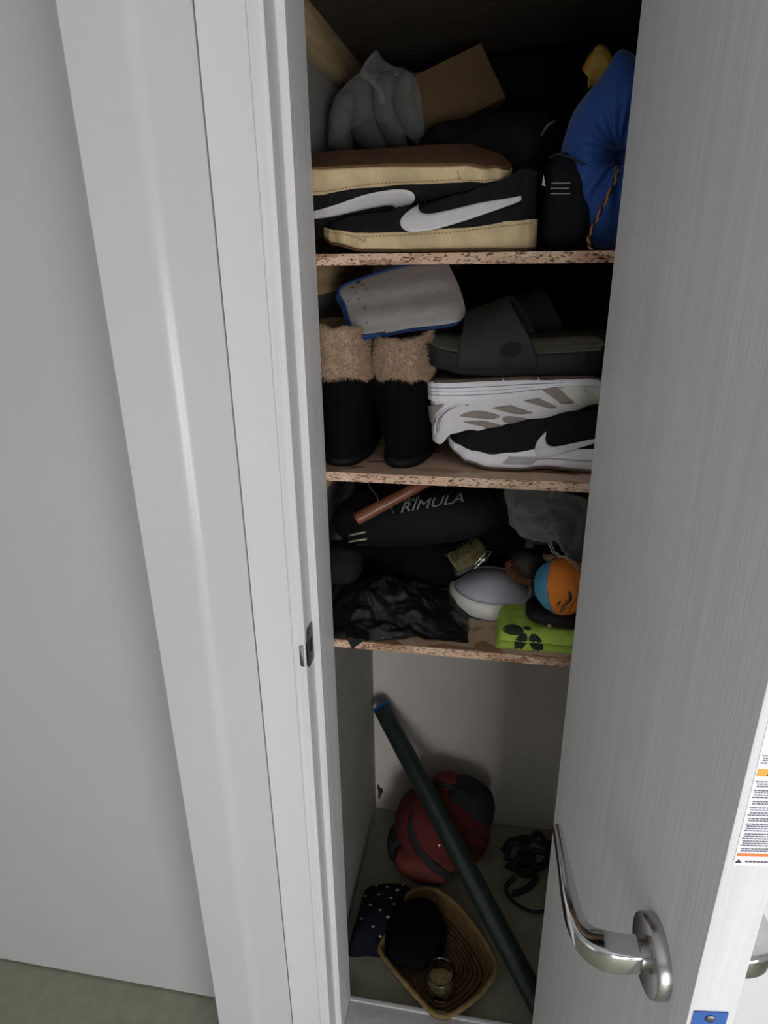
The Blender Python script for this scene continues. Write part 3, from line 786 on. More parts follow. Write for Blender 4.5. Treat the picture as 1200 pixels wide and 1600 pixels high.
# ------------------------------------------------------------------ middle shelf
FUR = mat('beige_fleece', srgb(180, 153, 126), 0.95, var=0.14, vscale=40, sheen=0.3)
BOOT = mat('black_boot_suede', (0.0035, 0.0037, 0.0038), 0.97, spec=0.12, var=0.3, vscale=50, bump=0.3, bscale=400)
BSOLE = mat('black_boot_rubber', (0.008, 0.0085, 0.009), 0.7, spec=0.25, var=0.2, vscale=60, bump=0.2, bscale=200)
def boot(cx, yf, wid, rotz, cuff_tilt, cz0, cz1, label, seed):
    """heel towards the room, toe into the closet; local -y is the heel"""
    e = empty('fur_boot', (cx, yf, Z2+0.0006), (0, 0, rotz))
    R = wid/2
    def ring(z, rx, y0, y1, pw=2.4, n=40):
        c = (y0+y1)/2; ry = (y1-y0)/2; out = []
        for j in range(n):
            a = 2*math.pi*j/n; sx, sy = math.cos(a), math.sin(a)
            out.append((math.copysign(abs(sx)**(2/pw), sx)*rx, c+math.copysign(abs(sy)**(2/pw), sy)*ry, z))
        return out
    loft('sole', [ring(0, R*0.96, 0.004, 0.244), ring(0.004, R*1.0, 0.000, 0.250), ring(0.012, R*1.0, 0.000, 0.250), ring(0.015, R*0.96, 0.004, 0.245)], BSOLE, e, ang=50)
    prof = [(0.014, 0.93, 0.004, 0.243), (0.03, 0.97, 0.002, 0.242), (0.05, 0.97, 0.003, 0.232), (0.068, 0.93, 0.006, 0.205), (0.082, 0.90, 0.008, 0.165), (0.095, 0.90, 0.008, 0.135), (0.12, 0.93, 0.006, 0.120), (cz0+0.02, 0.95, 0.003, 0.116), (cz1-0.02, 0.96, 0.002, 0.114)]
    loft('shaft', [ring(z, R*k, y0, y1, 2.3) for z, k, y0, y1 in prof], BOOT, e)
    tube('heel_seam', spline([(0, 0.0015, 0.018), (0.0, 0.0, 0.05), (0, 0.005, 0.085), (0, 0.003, cz0)], 16), 0.0009, BOOT, e, seg=6)
    rings = []; h = cz1-cz0
    for i in range(13):
        t = i/12; b = math.sin(math.pi*min(1, max(0, t)))**0.5
        rings.append([Vector(p) for p in ring(cz0+h*t, R*(0.93+0.10*b), 0.004-0.010*b, 0.114+0.009*b, 2.6)])
    rings.append([Vector(p) for p in ring(cz1-0.02, R*0.74, 0.020, 0.096, 2.3)])
    for r in rings:
        for p in r:
            p.z += cuff_tilt*p.x + 0.010*fbm((p.x*1.0+seed, p.y, p.z), 18); k = 1+0.05*fbm((p.x, p.y+seed, p.z), 24); p.x *= k
    c = loft('fur_cuff', rings, FUR, e, cap=False)
    strands('fur', c, FUR, c, 17000, 0.0062, 0.00034, seed, droop=0.25, spread=0.42)
    tag(e, label, 'boot', 'pair of fur boots')
bz = lambda x, y, Y: at(x, y, Y).z - Z2
boot(at(545, 700, 0.99).x-0.012, 0.975, 0.0835, 0.03, -0.10, bz(545, 592, 0.985), bz(545, 512, 0.985), 'black boot with beige fleece cuff, against the left closet wall', 1)
boot(at(640, 700, 0.99).x-0.016, 0.978, 0.0815, -0.06, -0.06, bz(640, 596, 0.985), bz(640, 526, 0.985), 'black boot with beige fleece cuff, beside the white upturned sneaker', 7)

# pale padded cloth with blue edging leaning on the cuffs
GREYC = mat('pale_grey_quilt', srgb(154, 152, 151), 0.9, var=0.07, vscale=14, bump=0.4, bscale=140, sheen=0.2)
BLUEC = mat('blue_binding', srgb(32, 62, 112), 0.9, var=0.15, vscale=60, bump=0.3, bscale=200)
def pad_cloth():
    e = empty('folded_pad', at(630, 470, 1.05)); loc = Vector(e.location)
    O = [(530, 452), (575, 432), (630, 416), (690, 404), (704, 420), (718, 450), (727, 484), (720, 500), (694, 507), (640, 513), (590, 523), (556, 524), (546, 505), (538, 478)]
    n, k = 72, 18; out = spline(O, n, closed=True); ctr = (628, 466)
    dep = lambda y: 1.00 + (524-y)*0.00095
    def layer(nm, grow, front, back, m_, shift, seed):
        V, F = [], []
        for sgn, bul in ((-1, front), (1, back)):
            base = len(V)
            for i in range(n):
                for j in range(k):
                    t = j/(k-1); x = lerp(ctr[0], ctr[0]+(out[i].x-ctr[0])*grow, t); y = lerp(ctr[1], ctr[1]+(out[i].y-ctr[1])*grow, t) + shift; x -= shift*0.7
                    q = at(x, y, dep(y)); fl = (1-t**5)
                    q.y += sgn*bul*fl + (0.004*fbm((q.x, q.z, seed), 22) + 0.0025*math.sin((y+0.15*x)*0.16))*fl*(1 if sgn < 0 else 0.3)
                    q.z = min(q.z, Z1-0.0165); V.append(q-loc)
            for i in range(n):
                for j in range(k-1):
                    i2 = (i+1) % n; F.append((base+i*k+j, base+i2*k+j, base+i2*k+j+1, base+i*k+j+1))
        return mesh(nm, V, F, m_, e)
    f = layer('pale_face', 1.0, 0.013, 0.004, GREYC, 0, 1)
    b = layer('blue_backing', 1.0, -0.004, 0.015, BLUEC, 6.0, 3)
    edge = [at(p.x, p.y, dep(p.y)-0.001)-loc for p in (out[50:72]+out[0:13])]
    for p in edge: p.z = min(p.z, Z1-0.019-loc.z)
    tube('edging', edge, 0.0027, BLUEC, e, seg=8)
    bv = bvh_of([f]); D = mat('grime', srgb(92, 86, 80), 0.95, var=0.3, vscale=300)
    rnd = random.Random(3)
    for x, y, r in ((560, 442, 3.0), (567, 446, 2.0), (572, 452, 1.6), (551, 450, 1.5), (560, 468, 1.6), (566, 466, 1.2), (570, 482, 1.8), (573, 505, 1.3), (545, 470, 1.0), (630, 429, 1.0), (556, 458, 1.2), (563, 474, 0.9)):
        o = print_blob('stain', bv, (x, y), r*1.5, r*0.7, rnd.uniform(-0.6, 0.3), D, f, n=10, rings=1)
    tag(e, 'pale grey padded cloth with blue edging propped on the boots', 'padded cloth')
pad_cloth()

# dark rubber slide sandal, toe to the left
SLIDE = mat('dark_green_rubber', (0.013, 0.0165, 0.015), 0.6, spec=0.3, var=0.15, vscale=40, bump=0.12, bscale=600)
BED = mat('grey_green_footbed', (0.17, 0.175, 0.145), 0.7, var=0.35, vscale=12, stretch=(1, 9, 1), bump=0.15, bscale=300)
def slide(loc, rot, label, mate=False):
    e = empty('slide_sandal', loc, rot)
    s = Shoe(0.285, 0.106,
        ([0, 0.1, 0.5, 0.75, 0.9, 1], [0.006, 0.000, 0.000, 0.002, 0.007, 0.013]),
        ([0, 0.1, 0.4, 0.6, 0.8, 1], [0.046, 0.042, 0.036, 0.034, 0.038, 0.044]),
        ([0, 1], [0.09, 0.09]), ([0, 1], [0, 0]))
    rings = []
    for u in s.us(60):
        w_, a, b = s.w(u), s.z0(u), s.z1(u); R = []
        P = [(0, a), (0.6, a), (0.90, a+0.001), (0.985, a+0.006), (1.0, lerp(a, b, 0.55)), (0.985, b-0.003), (0.94, b), (0.88, b-0.0010), (0.84, b-0.004), (0.5, b-0.005), (0, b-0.005)]
        for k, z in P: R.append((u*s.L, w_*k, z))
        for k, z in reversed(P[1:-1]): R.append((u*s.L, -w_*k, z))
        rings.append(R)
    loft('sole', rings, SLIDE, e)
    bed = []
    for u in s.us(40):
        uu = 0.05+0.9*u; w_ = (s.w(uu)*0.80-0.001)*(1 if 0.02 < u < 0.98 else 0.5); b = s.z1(uu)-0.0042
        bed.append([(uu*s.L, w_*k, b+0.0004*abs(k)) for k in (-1, -0.6, -0.2, 0.2, 0.6, 1)] + [(uu*s.L, w_*k, b-0.001) for k in (1, 0.6, 0.2, -0.2, -0.6, -1)])
    loft('footbed', bed, BED, e)
    # wide strap with flared sides
    n, k = 30, 40; V, F = [], []
    for i in range(n):
        t = i/(n-1)
        for j in range(k):
            a = math.pi*j/(k-1); up = math.sin(a)
            x0, x1 = lerp(0.106, 0.152, up**1.2), lerp(0.224, 0.216, up)
            x = lerp(x0, x1, t); u = x/s.L; w_ = s.w(u)*1.02
            hh = lerp(0.100, 0.074, t)
            y = math.copysign(abs(math.cos(a))**0.62, math.cos(a))*w_*(1-0.12*up**2); z = 0.014 + (hh-0.014)*up**0.72
            V.append((x, y, z))
    for i in range(n-1):
        for j in range(k-1): F.append((i*k+j, (i+1)*k+j, (i+1)*k+j+1, i*k+j+1))
    st = mesh('strap', V, F, SLIDE, e); bm = bmesh.new(); bm.from_mesh(st.data); bmesh.ops.recalc_face_normals(bm, faces=bm.faces[:]); bm.to_mesh(st.data); bm.free()
    md = st.modifiers.new('thickness', 'SOLIDIFY'); md.thickness = 0.005; md.offset = 0; md2 = st.modifiers.new('round', 'SUBSURF'); md2.levels = 1; md2.render_levels = 1
    return e, s, st
SLX, SLZ = -0.128, at(760, 588, 0.985).z
e, s, st = slide((SLX+0.285, 1.036, SLZ+0.006), (math.radians(-14), math.radians(-1.0), math.pi), '')
bv = bvh_of([st])
o = print_blob('vent_hole', bv, (798, 546), 17, 10, -0.12, mat('hole_dark', (0.006, 0.006, 0.006), 0.9), st, off=0.0036, n=28)
bpy.context.view_layer.update()
ringpts = []
for q in range(28):
    t = 2*math.pi*q/28; h = hit(bv, 798+math.cos(t)*17.5, 546+math.sin(t)*10.5-math.cos(t)*2, 0.0032)
    if h is not None: ringpts.append(e.matrix_world.inverted() @ h)
rim = tube('hole_rim', ringpts, 0.0010, SLIDE, e, seg=6, closed=True)
tag(e, 'dark rubber slide sandal lying on the white sneaker sole', 'sandal', 'pair of dark slide sandals')
e2, s_, st_ = slide((SLX+0.335, 1.170, SLZ+0.006), (0, math.radians(-2.0), math.pi), '')
tag(e2, 'dark rubber slide sandal in the shadow behind its mate', 'sandal', 'pair of dark slide sandals')

# white running shoe upside down, heel to the left
WHT = mat('white_mesh_fabric', srgb(216, 214, 216), 0.7, var=0.05, vscale=60, bump=0.3, bscale=900)
WSOLE = mat('white_foam', srgb(226, 224, 230), 0.55, var=0.05, vscale=18, bump=0.1, bscale=200)
TAUPE = mat('taupe_mesh', srgb(140, 130, 126), 0.85, var=0.25, vscale=900)
CREAMW = mat('cream_toe_overlay', srgb(212, 210, 200), 0.5, var=0.05, vscale=60)
DIRT = mat('worn_outsole', srgb(96, 84, 74), 0.8, var=0.35, vscale=40, bump=0.4, bscale=150)
GREYL = mat('grey_line', srgb(150, 148, 152), 0.6)
c6 = lambda pts: [(640+x*0.26667, 560+y*0.26667) for x, y in pts]
def white_shoe():
    e = empty('running_shoe', (-0.1155, 1.030, 0), (math.radians(180+1), math.radians(-3.6), 0))
    e.location.z = at(668, 604, 0.985).z + 0.0075
    s = Shoe(0.290, 0.098,
        ([0, 0.08, 0.5, 0.8, 0.92, 1], [0.006, 0.002, 0.002, 0.004, 0.012, 0.020]),
        ([0, 0.1, 0.25, 0.4, 0.55, 0.7, 0.85, 1], [0.033, 0.034, 0.0345, 0.033, 0.027, 0.0215, 0.021, 0.028]),
        ([0, 0.05, 0.12, 0.22, 0.32, 0.44, 0.6, 0.75, 0.9, 1], [0.102, 0.104, 0.086, 0.080, 0.086, 0.092, 0.078, 0.064, 0.050, 0.034]),
        ([0, 0.02, 0.34, 0.48, 1], [0.9, 1, 1, 0, 0]), lean=0.30)
    s.sole('midsole', lambda u: s.z0(u), lambda u: s.z1(u), WSOLE, e, bulge=0.05)
    # outsole pads with gaps between them
    for k, (a, b) in enumerate(((0.0, 0.40), (0.408, 0.575), (0.583, 0.86), (0.868, 1.0))):
        rings = []
        for i in range(18):
            u = min(0.996, max(0.004, lerp(a, b, i/17))); w_ = s.w(u)*1.0; z = s.z0(u)
            rings.append([(u*s.L, w_*q, z-0.0018) for q in (-0.9, -0.4, 0, 0.4, 0.9)] + [(u*s.L, w_*q, z+0.002) for q in (1.0, 0.4, 0, -0.4, -1.0)])
        loft('outsole_pad', rings, DIRT, e, ang=40)
    s.upper(WHT, e)
    up_ = lambda pts: px_side(e, s, c6(pts), 0.98)
    for A, B in (([(775, 182), (815, 172), (858, 163)], [(890, 266), (925, 266), (962, 262)]),
                 ([(668, 248), (705, 240), (760, 233)], [(815, 291), (840, 290), (862, 286)]),
                 ([(484, 292), (530, 282), (592, 274)], [(615, 325), (660, 326), (724, 321)]),):
        s.patch('mesh_panel', up_(A), up_(B), TAUPE, e, off=0.0003, thick=0.0006)
    for A, B in (([(294, 334), (340, 318), (400, 307), (470, 318), (526, 334)], [(296, 340), (350, 345), (420, 350), (480, 354), (524, 344)]),
                 ([(545, 345), (580, 340), (630, 344), (682, 354)], [(546, 368), (575, 378), (605, 380), (680, 358)]),
                 ([(318, 370), (380, 366), (460, 372), (566, 400)], [(320, 374), (400, 392), (490, 412), (562, 406)])):
        s.patch('mesh_panel', up_(A), up_(B), TAUPE, e, off=0.0003, thick=0.0006)
    s.patch('toe_overlay', up_([(868, 160), (940, 158), (1030, 160), (1125, 168)]), up_([(985, 268), (1030, 278), (1075, 268), (1125, 262)]), CREAMW, e, off=0.0004, thick=0.0008)
    for z, r in ((0.30, 0.0006), (0.48, 0.0006), (0.66, 0.0006)):
        s.line('sole_groove', [(u*s.L, lerp(s.z0(u), s.z1(u), z)) for u in (0.01, 0.06, 0.15, 0.3, 0.42, 0.55, 0.7)], r, GREYL, e, off=0.0009)
    # heel overlay ribs
    for q in range(3):
        s.line('heel_rib', up_([(150+14*q, 440-6*q), (150+16*q, 385-4*q), (180+16*q, 330-3*q), (240+20*q, 285), (330+12*q, 274)]), 0.0011, GREYL if q == 1 else WSOLE, e, off=0.0004, n=24)
    s.patch('heel_counter', up_([(100, 268), (112, 330), (135, 400)]), up_([(205, 268), (150, 330), (142, 400)]), TAUPE, e, off=0.0002, thick=0.0005, n=16)
    T = []
    for i in range(10):
        u = 0.36+0.2*i/9; z = s.H(u)+0.001; T.append([(u*s.L, -0.018, z-0.006), (u*s.L, 0, z), (u*s.L, 0.018, z-0.006), (u*s.L, 0.018, z-0.010), (u*s.L, 0, z-0.005), (u*s.L, -0.018, z-0.010)])
    loft('tongue', T, WHT, e)
    for k in range(5):
        u = 0.40+0.045*k; z = s.H(u)
        tube('lace', [(u*s.L, -0.022, z-0.012), (u*s.L, -0.01, z+0.0015), (u*s.L, 0.01, z+0.0015), (u*s.L, 0.024, z-0.012)], 0.0028, WHT, e, seg=6)
    tag(e, 'white running shoe upside down with taupe mesh panels', 'shoe')
white_shoe()
# black running shoe with white foam sole
BMESH = mat('black_mesh_fabric', (0.009, 0.010, 0.0102), 0.9, spec=0.2, var=0.25, vscale=300, bump=0.35, bscale=900)
def black_runner():
    e = empty('running_shoe', (0.2085, 1.026, Z2+0.004), (0, 0, math.radians(180-3)))
    s = Shoe(0.290, 0.100,
        ([0, 0.08, 0.3, 0.45, 0.62, 0.75, 0.88, 0.96, 1], [0.010, 0.002, 0.003, 0.006, 0.001, 0.001, 0.008, 0.020, 0.028]),
        ([0, 0.1, 0.3, 0.5, 0.65, 0.75, 0.85, 0.94, 1], [0.045, 0.041, 0.037, 0.0350, 0.028, 0.0235, 0.0255, 0.031, 0.0375]),
        ([0, 0.05, 0.2, 0.34, 0.46, 0.58, 0.72, 0.84, 0.92, 1], [0.104, 0.108, 0.092, 0.090, 0.100, 0.096, 0.081, 0.071, 0.066, 0.046]),
        ([0, 0.02, 0.38, 0.52, 1], [0.9, 1, 1, 0, 0]), a=2.8)
    s.sole('midsole', lambda u: s.z0(u), lambda u: s.z1(u), WSOLE, e, bulge=0.04)
    s.sole('outsole', lambda u: s.z0(u)-0.003, lambda u: s.z0(u)+0.0008, DIRT, e, inset=0.001)
    s.upper(BMESH, e)
    ps = lambda pts: px_side(e, s, c6(pts), 0.98)
    A = ps([(1110, 466), (1040, 478), (960, 495), (880, 511), (835, 515), (806, 500), (796, 472), (799, 445), (800, 428)])
    B = ps([(1110, 490), (1050, 506), (960, 535), (870, 563), (800, 578), (752, 570), (733, 535), (752, 478), (797, 428)])
    s.patch('swoosh', A, B, SWOOSH, e, n=44)
    s.line('sole_groove', [(u*s.L, lerp(s.z0(u), s.z1(u), 0.45)) for u in (0.05, 0.2, 0.32, 0.42, 0.52)], 0.0007, GREYL, e, off=0.0018)
    V, F = [], []
    for k in range(16):
        x = lerp(0.155, 0.198, k/15); a = s.side(x, 0.009, 0.0022); b = s.side(x-0.010, 0.0215, 0.0020); d = Vector((0.0007, 0, 0)); q = len(V)
        V += [a-d, a+d, b+d, b-d]; F.append((q, q+1, q+2, q+3))
    mesh('sole_ribs', V, F, GREYL, e, False)
    for k in range(6):
        u = 0.47+0.042*k; z = s.H(u)
        tube('lace', [(u*s.L, -0.020, z-0.008), (u*s.L+0.003, -0.01, z+0.001), (u*s.L-0.003, 0.01, z+0.001), (u*s.L, 0.020, z-0.008)], 0.0026, LACE, e, seg=6, flat=0.6)
    tube('lace_tip', [(0.196, 0.012, 0.0815), (0.212, 0.016, 0.0775)], 0.0013, mat('white_lace_tip', srgb(210, 210, 210), 0.5), e, seg=6)
    tag(e, 'black mesh running shoe with white foam sole and swoosh', 'shoe')
black_runner()
def middle_extras():
    o = blob('grey_cloth', (0.0, 1.19, Z2+0.072), (0.105, 0.055, 0.071), mat('grey_cloth', srgb(110, 112, 108), 0.9, var=0.1, vscale=20, bump=0.3, bscale=200), None, p=2.8, amp=0.08, sc=14, seed=21, floor=Z2+0.0008)
    tag(o, 'pale grey bundled cloth under the slide sandals', 'cloth')
    e = empty('dark_fill_bag', (0.09, 1.375, Z2))  # added black mass in place of the dark shelf background
    blob('body', (0, 0, 0.148), (0.225, 0.10, 0.146), BLK, e, p=5.0, amp=0.04, sc=8, seed=31, floor=0.0006)
    blob('pocket', (0.05, -0.075, 0.10), (0.11, 0.045, 0.085), BLK2, e, p=3.2, amp=0.04, sc=10, seed=33, floor=0.0006)
    tube('strap', spline([(0.075, -0.122, 0.20), (0.082, -0.128, 0.16), (0.08, -0.127, 0.12), (0.078, -0.12, 0.07)], 20), 0.006, LACE, e, seg=8, flat=0.3)
    tag(e, 'black bag shape added to fill the dark back of the boot shelf', 'bag')
middle_extras()

# ------------------------------------------------------------------ lowest shelf
BPLAS = mat('black_bin_liner', (0.011, 0.013, 0.012), 0.32, var=0.2, vscale=20, bump=0.25, bscale=90, spec=0.5)
def lettered_bag():
    e = empty('lettered_bag', (-0.165, 1.105, Z3)); 
    c = at(648, 803, 1.075) - Vector(e.location)
    b = blob('body', c, (0.148, 0.060, 0.050), BLK2, e, p=2.7, amp=0.03, sc=10, seed=41, rot=(0, math.radians(-7), 0), ceil=0.284, xmin=-0.139)
    bv = bvh_of([b]); TX = mat('silver_lettering', srgb(132, 134, 132), 0.6, var=0.1, vscale=200)
    t1 = print_text('lettering', bv, 'RIMULA', (624, 801.5), (28.6, -4.9), (1.0, -21), TX, b, shear=0.25); t1['label'] = 'silver italic lettering reading RIMULA'
    t2 = print_text('lettering', bv, 'Shell', (631, 785.5), (12.5, -2.1), (0.6, -10.0), TX, b, shear=0.1); t2['label'] = 'small lettering reading Shell'
    # scallop emblem outline
    P = []
    for i in range(17):
        a = math.radians(200-220*i/16); r = 12.0+1.3*math.cos(i*math.pi/2); h = hit(bv, 601+math.cos(a)*r*1.1, 801-math.sin(a)*r*0.62-math.cos(a)*2, 0.0006)
        if h is not None: P.append(b.matrix_world.inverted() @ h)
    tube('emblem', P, 0.0006, TX, b, seg=5)
    tube('seam', spline([(-0.10, -0.062, c.z-0.052), (-0.03, -0.072, c.z-0.044), (0.05, -0.074, c.z-0.034), (0.115, -0.060, c.z-0.012)], 24), 0.0014, LACE, e, seg=6)
    tag(e, 'black rolled bag with silver lettering under the boot shelf', 'bag')
lettered_bag()
def under_bundle():
    e = empty('black_bundle', (-0.165, 1.225, Z3))
    blob('body', (0, 0, 0.070), (0.135, 0.115, 0.076), BLK, e, p=2.8, amp=0.05, sc=10, seed=43, floor=0.0006)
    tube('fold', spline([(-0.12, -0.092, 0.07), (-0.05, -0.103, 0.085), (0.04, -0.102, 0.08), (0.1, -0.090, 0.06)], 24), 0.004, BLK2, e, seg=8)
    tag(e, 'black cloth bundle beneath the lettered bag', 'cloth')
    e = empty('dark_fill_heap', (-0.20, 1.40, Z3))  # black heap added so the pale wall behind reads dark
    blob('body', (0, 0, 0.135), (0.095, 0.075, 0.142), BLK, e, p=3.5, amp=0.05, sc=10, seed=47, floor=0.0006, xmin=-0.102, ceil=0.285)
    tube('top_fold', spline([(-0.07, -0.072, 0.24), (-0.02, -0.080, 0.262), (0.03, -0.079, 0.255), (0.07, -0.070, 0.23)], 20), 0.005, BLK2, e, seg=8)
    tag(e, 'black cloth heap added to darken the back behind the lettered bag', 'filler')
    e = empty('dark_green_bundle', (-0.262, 1.000, Z3))
    blob('body', (0.0, 0.02, 0.115), (0.040, 0.045, 0.036), mat('dark_green_cloth', (0.008, 0.011, 0.009), 0.9, spec=0.2, var=0.3, vscale=40, bump=0.3, bscale=200), e, p=2.5, amp=0.10, sc=18, seed=45, fold=0.1, xmin=-0.042)
    PR_ = mat('pale_prong', srgb(158, 152, 128), 0.5, var=0.15, vscale=60)
    loc = Vector(e.location)
    for (x0, y0), (x1, y1) in (((546, 836), (571, 831)), ((546, 846), (573, 842))):
        a, b = at(x0, y0, 0.995)-loc, at(x1, y1, 0.988)-loc
        tube('prong', [a, a.lerp(b, 0.5), b], [0.0032, 0.0031, 0.0029], PR_, e, seg=8, flat=0.55)
    tag(e, 'dark green cloth bundle with two pale prongs sticking out', 'bundle')
under_bundle()
def handle():
    a, b = at(556, 812, 0.985), at(694, 738, 1.03)
    e = empty('wooden_rod', a)
    P = [(b-a)*t for t in (0, 0.004, 0.012, 0.03, 0.3, 0.6, 1.0)]
    tube('shaft', P, [0.007, 0.0094, 0.0104, 0.0105, 0.0100, 0.0092, 0.0085], mat('red_brown_wood', srgb(116, 68, 45), 0.5, var=0.2, vscale=10, stretch=(3, 12, 12), bump=0.05, bscale=100, coat=0.2), e, seg=20)
    tag(e, 'reddish brown wooden rod lying across the lettered bag', 'rod')
    o = tube('thin_wire', spline([at(573, 752, 1.0), at(580, 764, 0.995), at(589, 776, 0.992), at(592, 790, 1.0)], 14), 0.0011, mat('grey_green_wire', (0.030, 0.034, 0.030), 0.6), None, seg=6)
    tag(o, 'thin grey-green wire hanging behind the wooden rod', 'wire')
handle()
# crumpled black bin liner, one corner hanging over the board's edge
def bin_liner():
    e = empty('bin_liner', (-0.175, 1.05, Z3))
    nx, ny = 170, 100; x0, x1, y0, y1 = -0.118, 0.140, -0.096, 0.100; V, F = [], []
    def h(x, y):
        u = (x-x0)/(x1-x0); v = (y-y0)/(y1-y0)
        m_ = max(0, math.sin(math.pi*min(1, max(0, u))))**0.45*max(0, math.sin(math.pi*min(1, max(0, v))))**0.5
        base = interp(u, [0, 0.1, 0.3, 0.55, 0.8, 1], [0.035, 0.054, 0.068, 0.054, 0.032, 0.016])*interp(v, [0, 0.08, 0.4, 0.8, 1], [0.15, 0.42, 0.85, 1.0, 0.8])
        def vr(vx, vy, s): return noise.voronoi(Vector((vx, vy, s)), distance_metric='DISTANCE', exponent=2.5)[0][0]
        wx = x + 0.010*noise.noise(Vector((x*30, y*30, 1.0))); wy = y + 0.010*noise.noise(Vector((x*30, y*30, 6.0)))
        r = vr(wx*16+wy*9, wy*34-wx*7, 3.0); r2 = vr(wx*38-wy*12, wy*60+wx*14, 8.0); r3 = vr(wx*80, wy*110+wx*40, 2.0)
        taper = interp(u, [0, 0.6, 1], [1, 0.8, 0.35])
        return max(0.0006, m_*(base + taper*(0.030*(0.55-r) + 0.011*(0.5-r2) + 0.005*(0.5-r3))))
    for i in range(nx):
        for j in range(ny):
            x = lerp(x0, x1, i/(nx-1)); y = lerp(y0, y1, j/(ny-1))
            yy = y
            if j < 20: yy = max(y, y0 + 0.020*max(0, noise.noise(Vector((x*30, 2, 7)))) + 0.055*max(0, i/(nx-1)-0.35)*(1-j/20))
            V.append((x + 0.004*noise.noise(Vector((x*40, y*40, 5))), yy, h(x, y)))
    for i in range(nx-1):
        for j in range(ny-1): F.append((i*ny+j, (i+1)*ny+j, (i+1)*ny+j+1, i*ny+j+1))
    auto(mesh('body', V, F, BPLAS, e), 28)
    # standing pleats
    loc = Vector(e.location)
    for pts in ([(575, 928), (582, 915), (596, 905), (607, 900)], [(569, 938), (572, 925), (578, 914)], [(618, 903), (626, 912), (630, 920)], [(526, 955), (536, 941), (552, 934)]):
        a = [at(x, y, 1.03)-loc for x, y in pts]; V2, F2 = [], []; S_ = spline(a, 12)
        for i, p in enumerate(S_):
            for j in range(4): V2.append(p + Vector((0.004*j*math.sin(i), 0.007*j, -0.010*j+0.002*noise.noise(p*90))))
        for i in range(11):
            for j in range(3): F2.append((i*4+j, (i+1)*4+j, (i+1)*4+j+1, i*4+j+1))
        o = mesh('pleat', V2, F2, BPLAS, e)
    # hanging corner
    tip = at(551, 1014, 0.941)-loc; R = []
    L0 = [at(541, 985, 0.965)-loc, at(548, 978, 0.972)-loc, at(558, 976, 0.975)-loc, at(570, 982, 0.972)-loc, at(578, 990, 0.965)-loc]
    M0 = [at(542, 997, 0.949)-loc, at(547, 996, 0.944)-loc, at(556, 998, 0.938)-loc, at(566, 998, 0.945)-loc, at(573, 998, 0.949)-loc]
    V3 = L0+M0+[tip+Vector((-0.002, 0.004, 0)), tip+Vector((0, 0, 0)), tip+Vector((0.002, 0.004, 0.002))]
    F3 = [(i, i+1, i+6, i+5) for i in range(4)] + [(5, 6, 10), (6, 7, 11, 10), (7, 8, 12, 11), (8, 9, 12)]
    o = mesh('hanging_corner', V3, F3, BPLAS, e, False); md = o.modifiers.new('thickness', 'SOLIDIFY'); md.thickness = 0.0012
    tag(e, 'crumpled black plastic bin bag with a corner over the edge', 'plastic bag')
bin_liner()
# white round ceiling lamp
LMP = (at(767, 925, 1.10).x, 1.108)
def lamp():
    e = empty('ceiling_lamp', (LMP[0], LMP[1]+0.026, Z3), (math.radians(2), math.radians(2), 0))
    WP = mat('white_lamp_plastic', srgb(236, 234, 225), 0.28, var=0.02, vscale=10); OP = mat('opal_dome', srgb(222, 220, 230), 0.22, var=0.02, vscale=8)
    R = 0.0800
    lathe('base_film', [(0.001, 0.0022), (R+0.002, 0.0022), (R+0.005, 0.0035), (R+0.0052, 0.0040), (R+0.002, 0.0028)], mat('bluish_film', srgb(96, 100, 160), 0.2, var=0.1, vscale=40), e, 64)
    lathe('rim', [(0.001, 0.003), (R, 0.003), (R+0.0005, 0.006), (R-0.0005, 0.022), (R-0.003, 0.029), (R-0.0065, 0.0315), (R-0.0095, 0.0300), (R-0.0105, 0.0280)], WP, e, 72, ang=60)
    lathe('dome', [(R-0.0105, 0.0275), (R-0.013, 0.0310), (0.054, 0.0385), (0.040, 0.0462), (0.025, 0.0520), (0.012, 0.0550), (0.0, 0.0556)], OP, e, 72, ang=60)
    tag(e, 'round white ceiling lamp with opal dome, lying on shelf', 'lamp')
lamp()
# brush with pale bristles and steel clip lying on the dome
def bristle_field(name, o, ex, ey, ez, nx, ny, sx, sy, ln, m, parent, r=0.0007, seed=1, splay=0.12):
    rnd = random.Random(seed); V, F = [], []
    for i in range(nx):
        for j in range(ny):
            u, v = (i+rnd.uniform(-0.4, 0.4))/(nx-1)-0.5, (j+rnd.uniform(-0.4, 0.4))/(ny-1)-0.5
            p = o + ex*u*sx + ey*v*sy; d = (ez + ex*(u*splay*2+rnd.uniform(-splay, splay)) + ey*(v*splay*2+rnd.uniform(-splay, splay))).normalized()
            t = p + d*ln*rnd.uniform(0.82, 1.08); k = len(V)
            for q, rr in ((p, r), (t, r*0.6)):
                V += [q+ex*rr, q-ex*rr*0.5+ey*rr*0.87, q-ex*rr*0.5-ey*rr*0.87]
            F += [(k, k+1, k+4, k+3), (k+1, k+2, k+5, k+4), (k+2, k, k+3, k+5), (k+3, k+4, k+5)]
    o_ = mesh(name, V, F, m, parent, False); o_['kind'] = 'stuff'; return o_
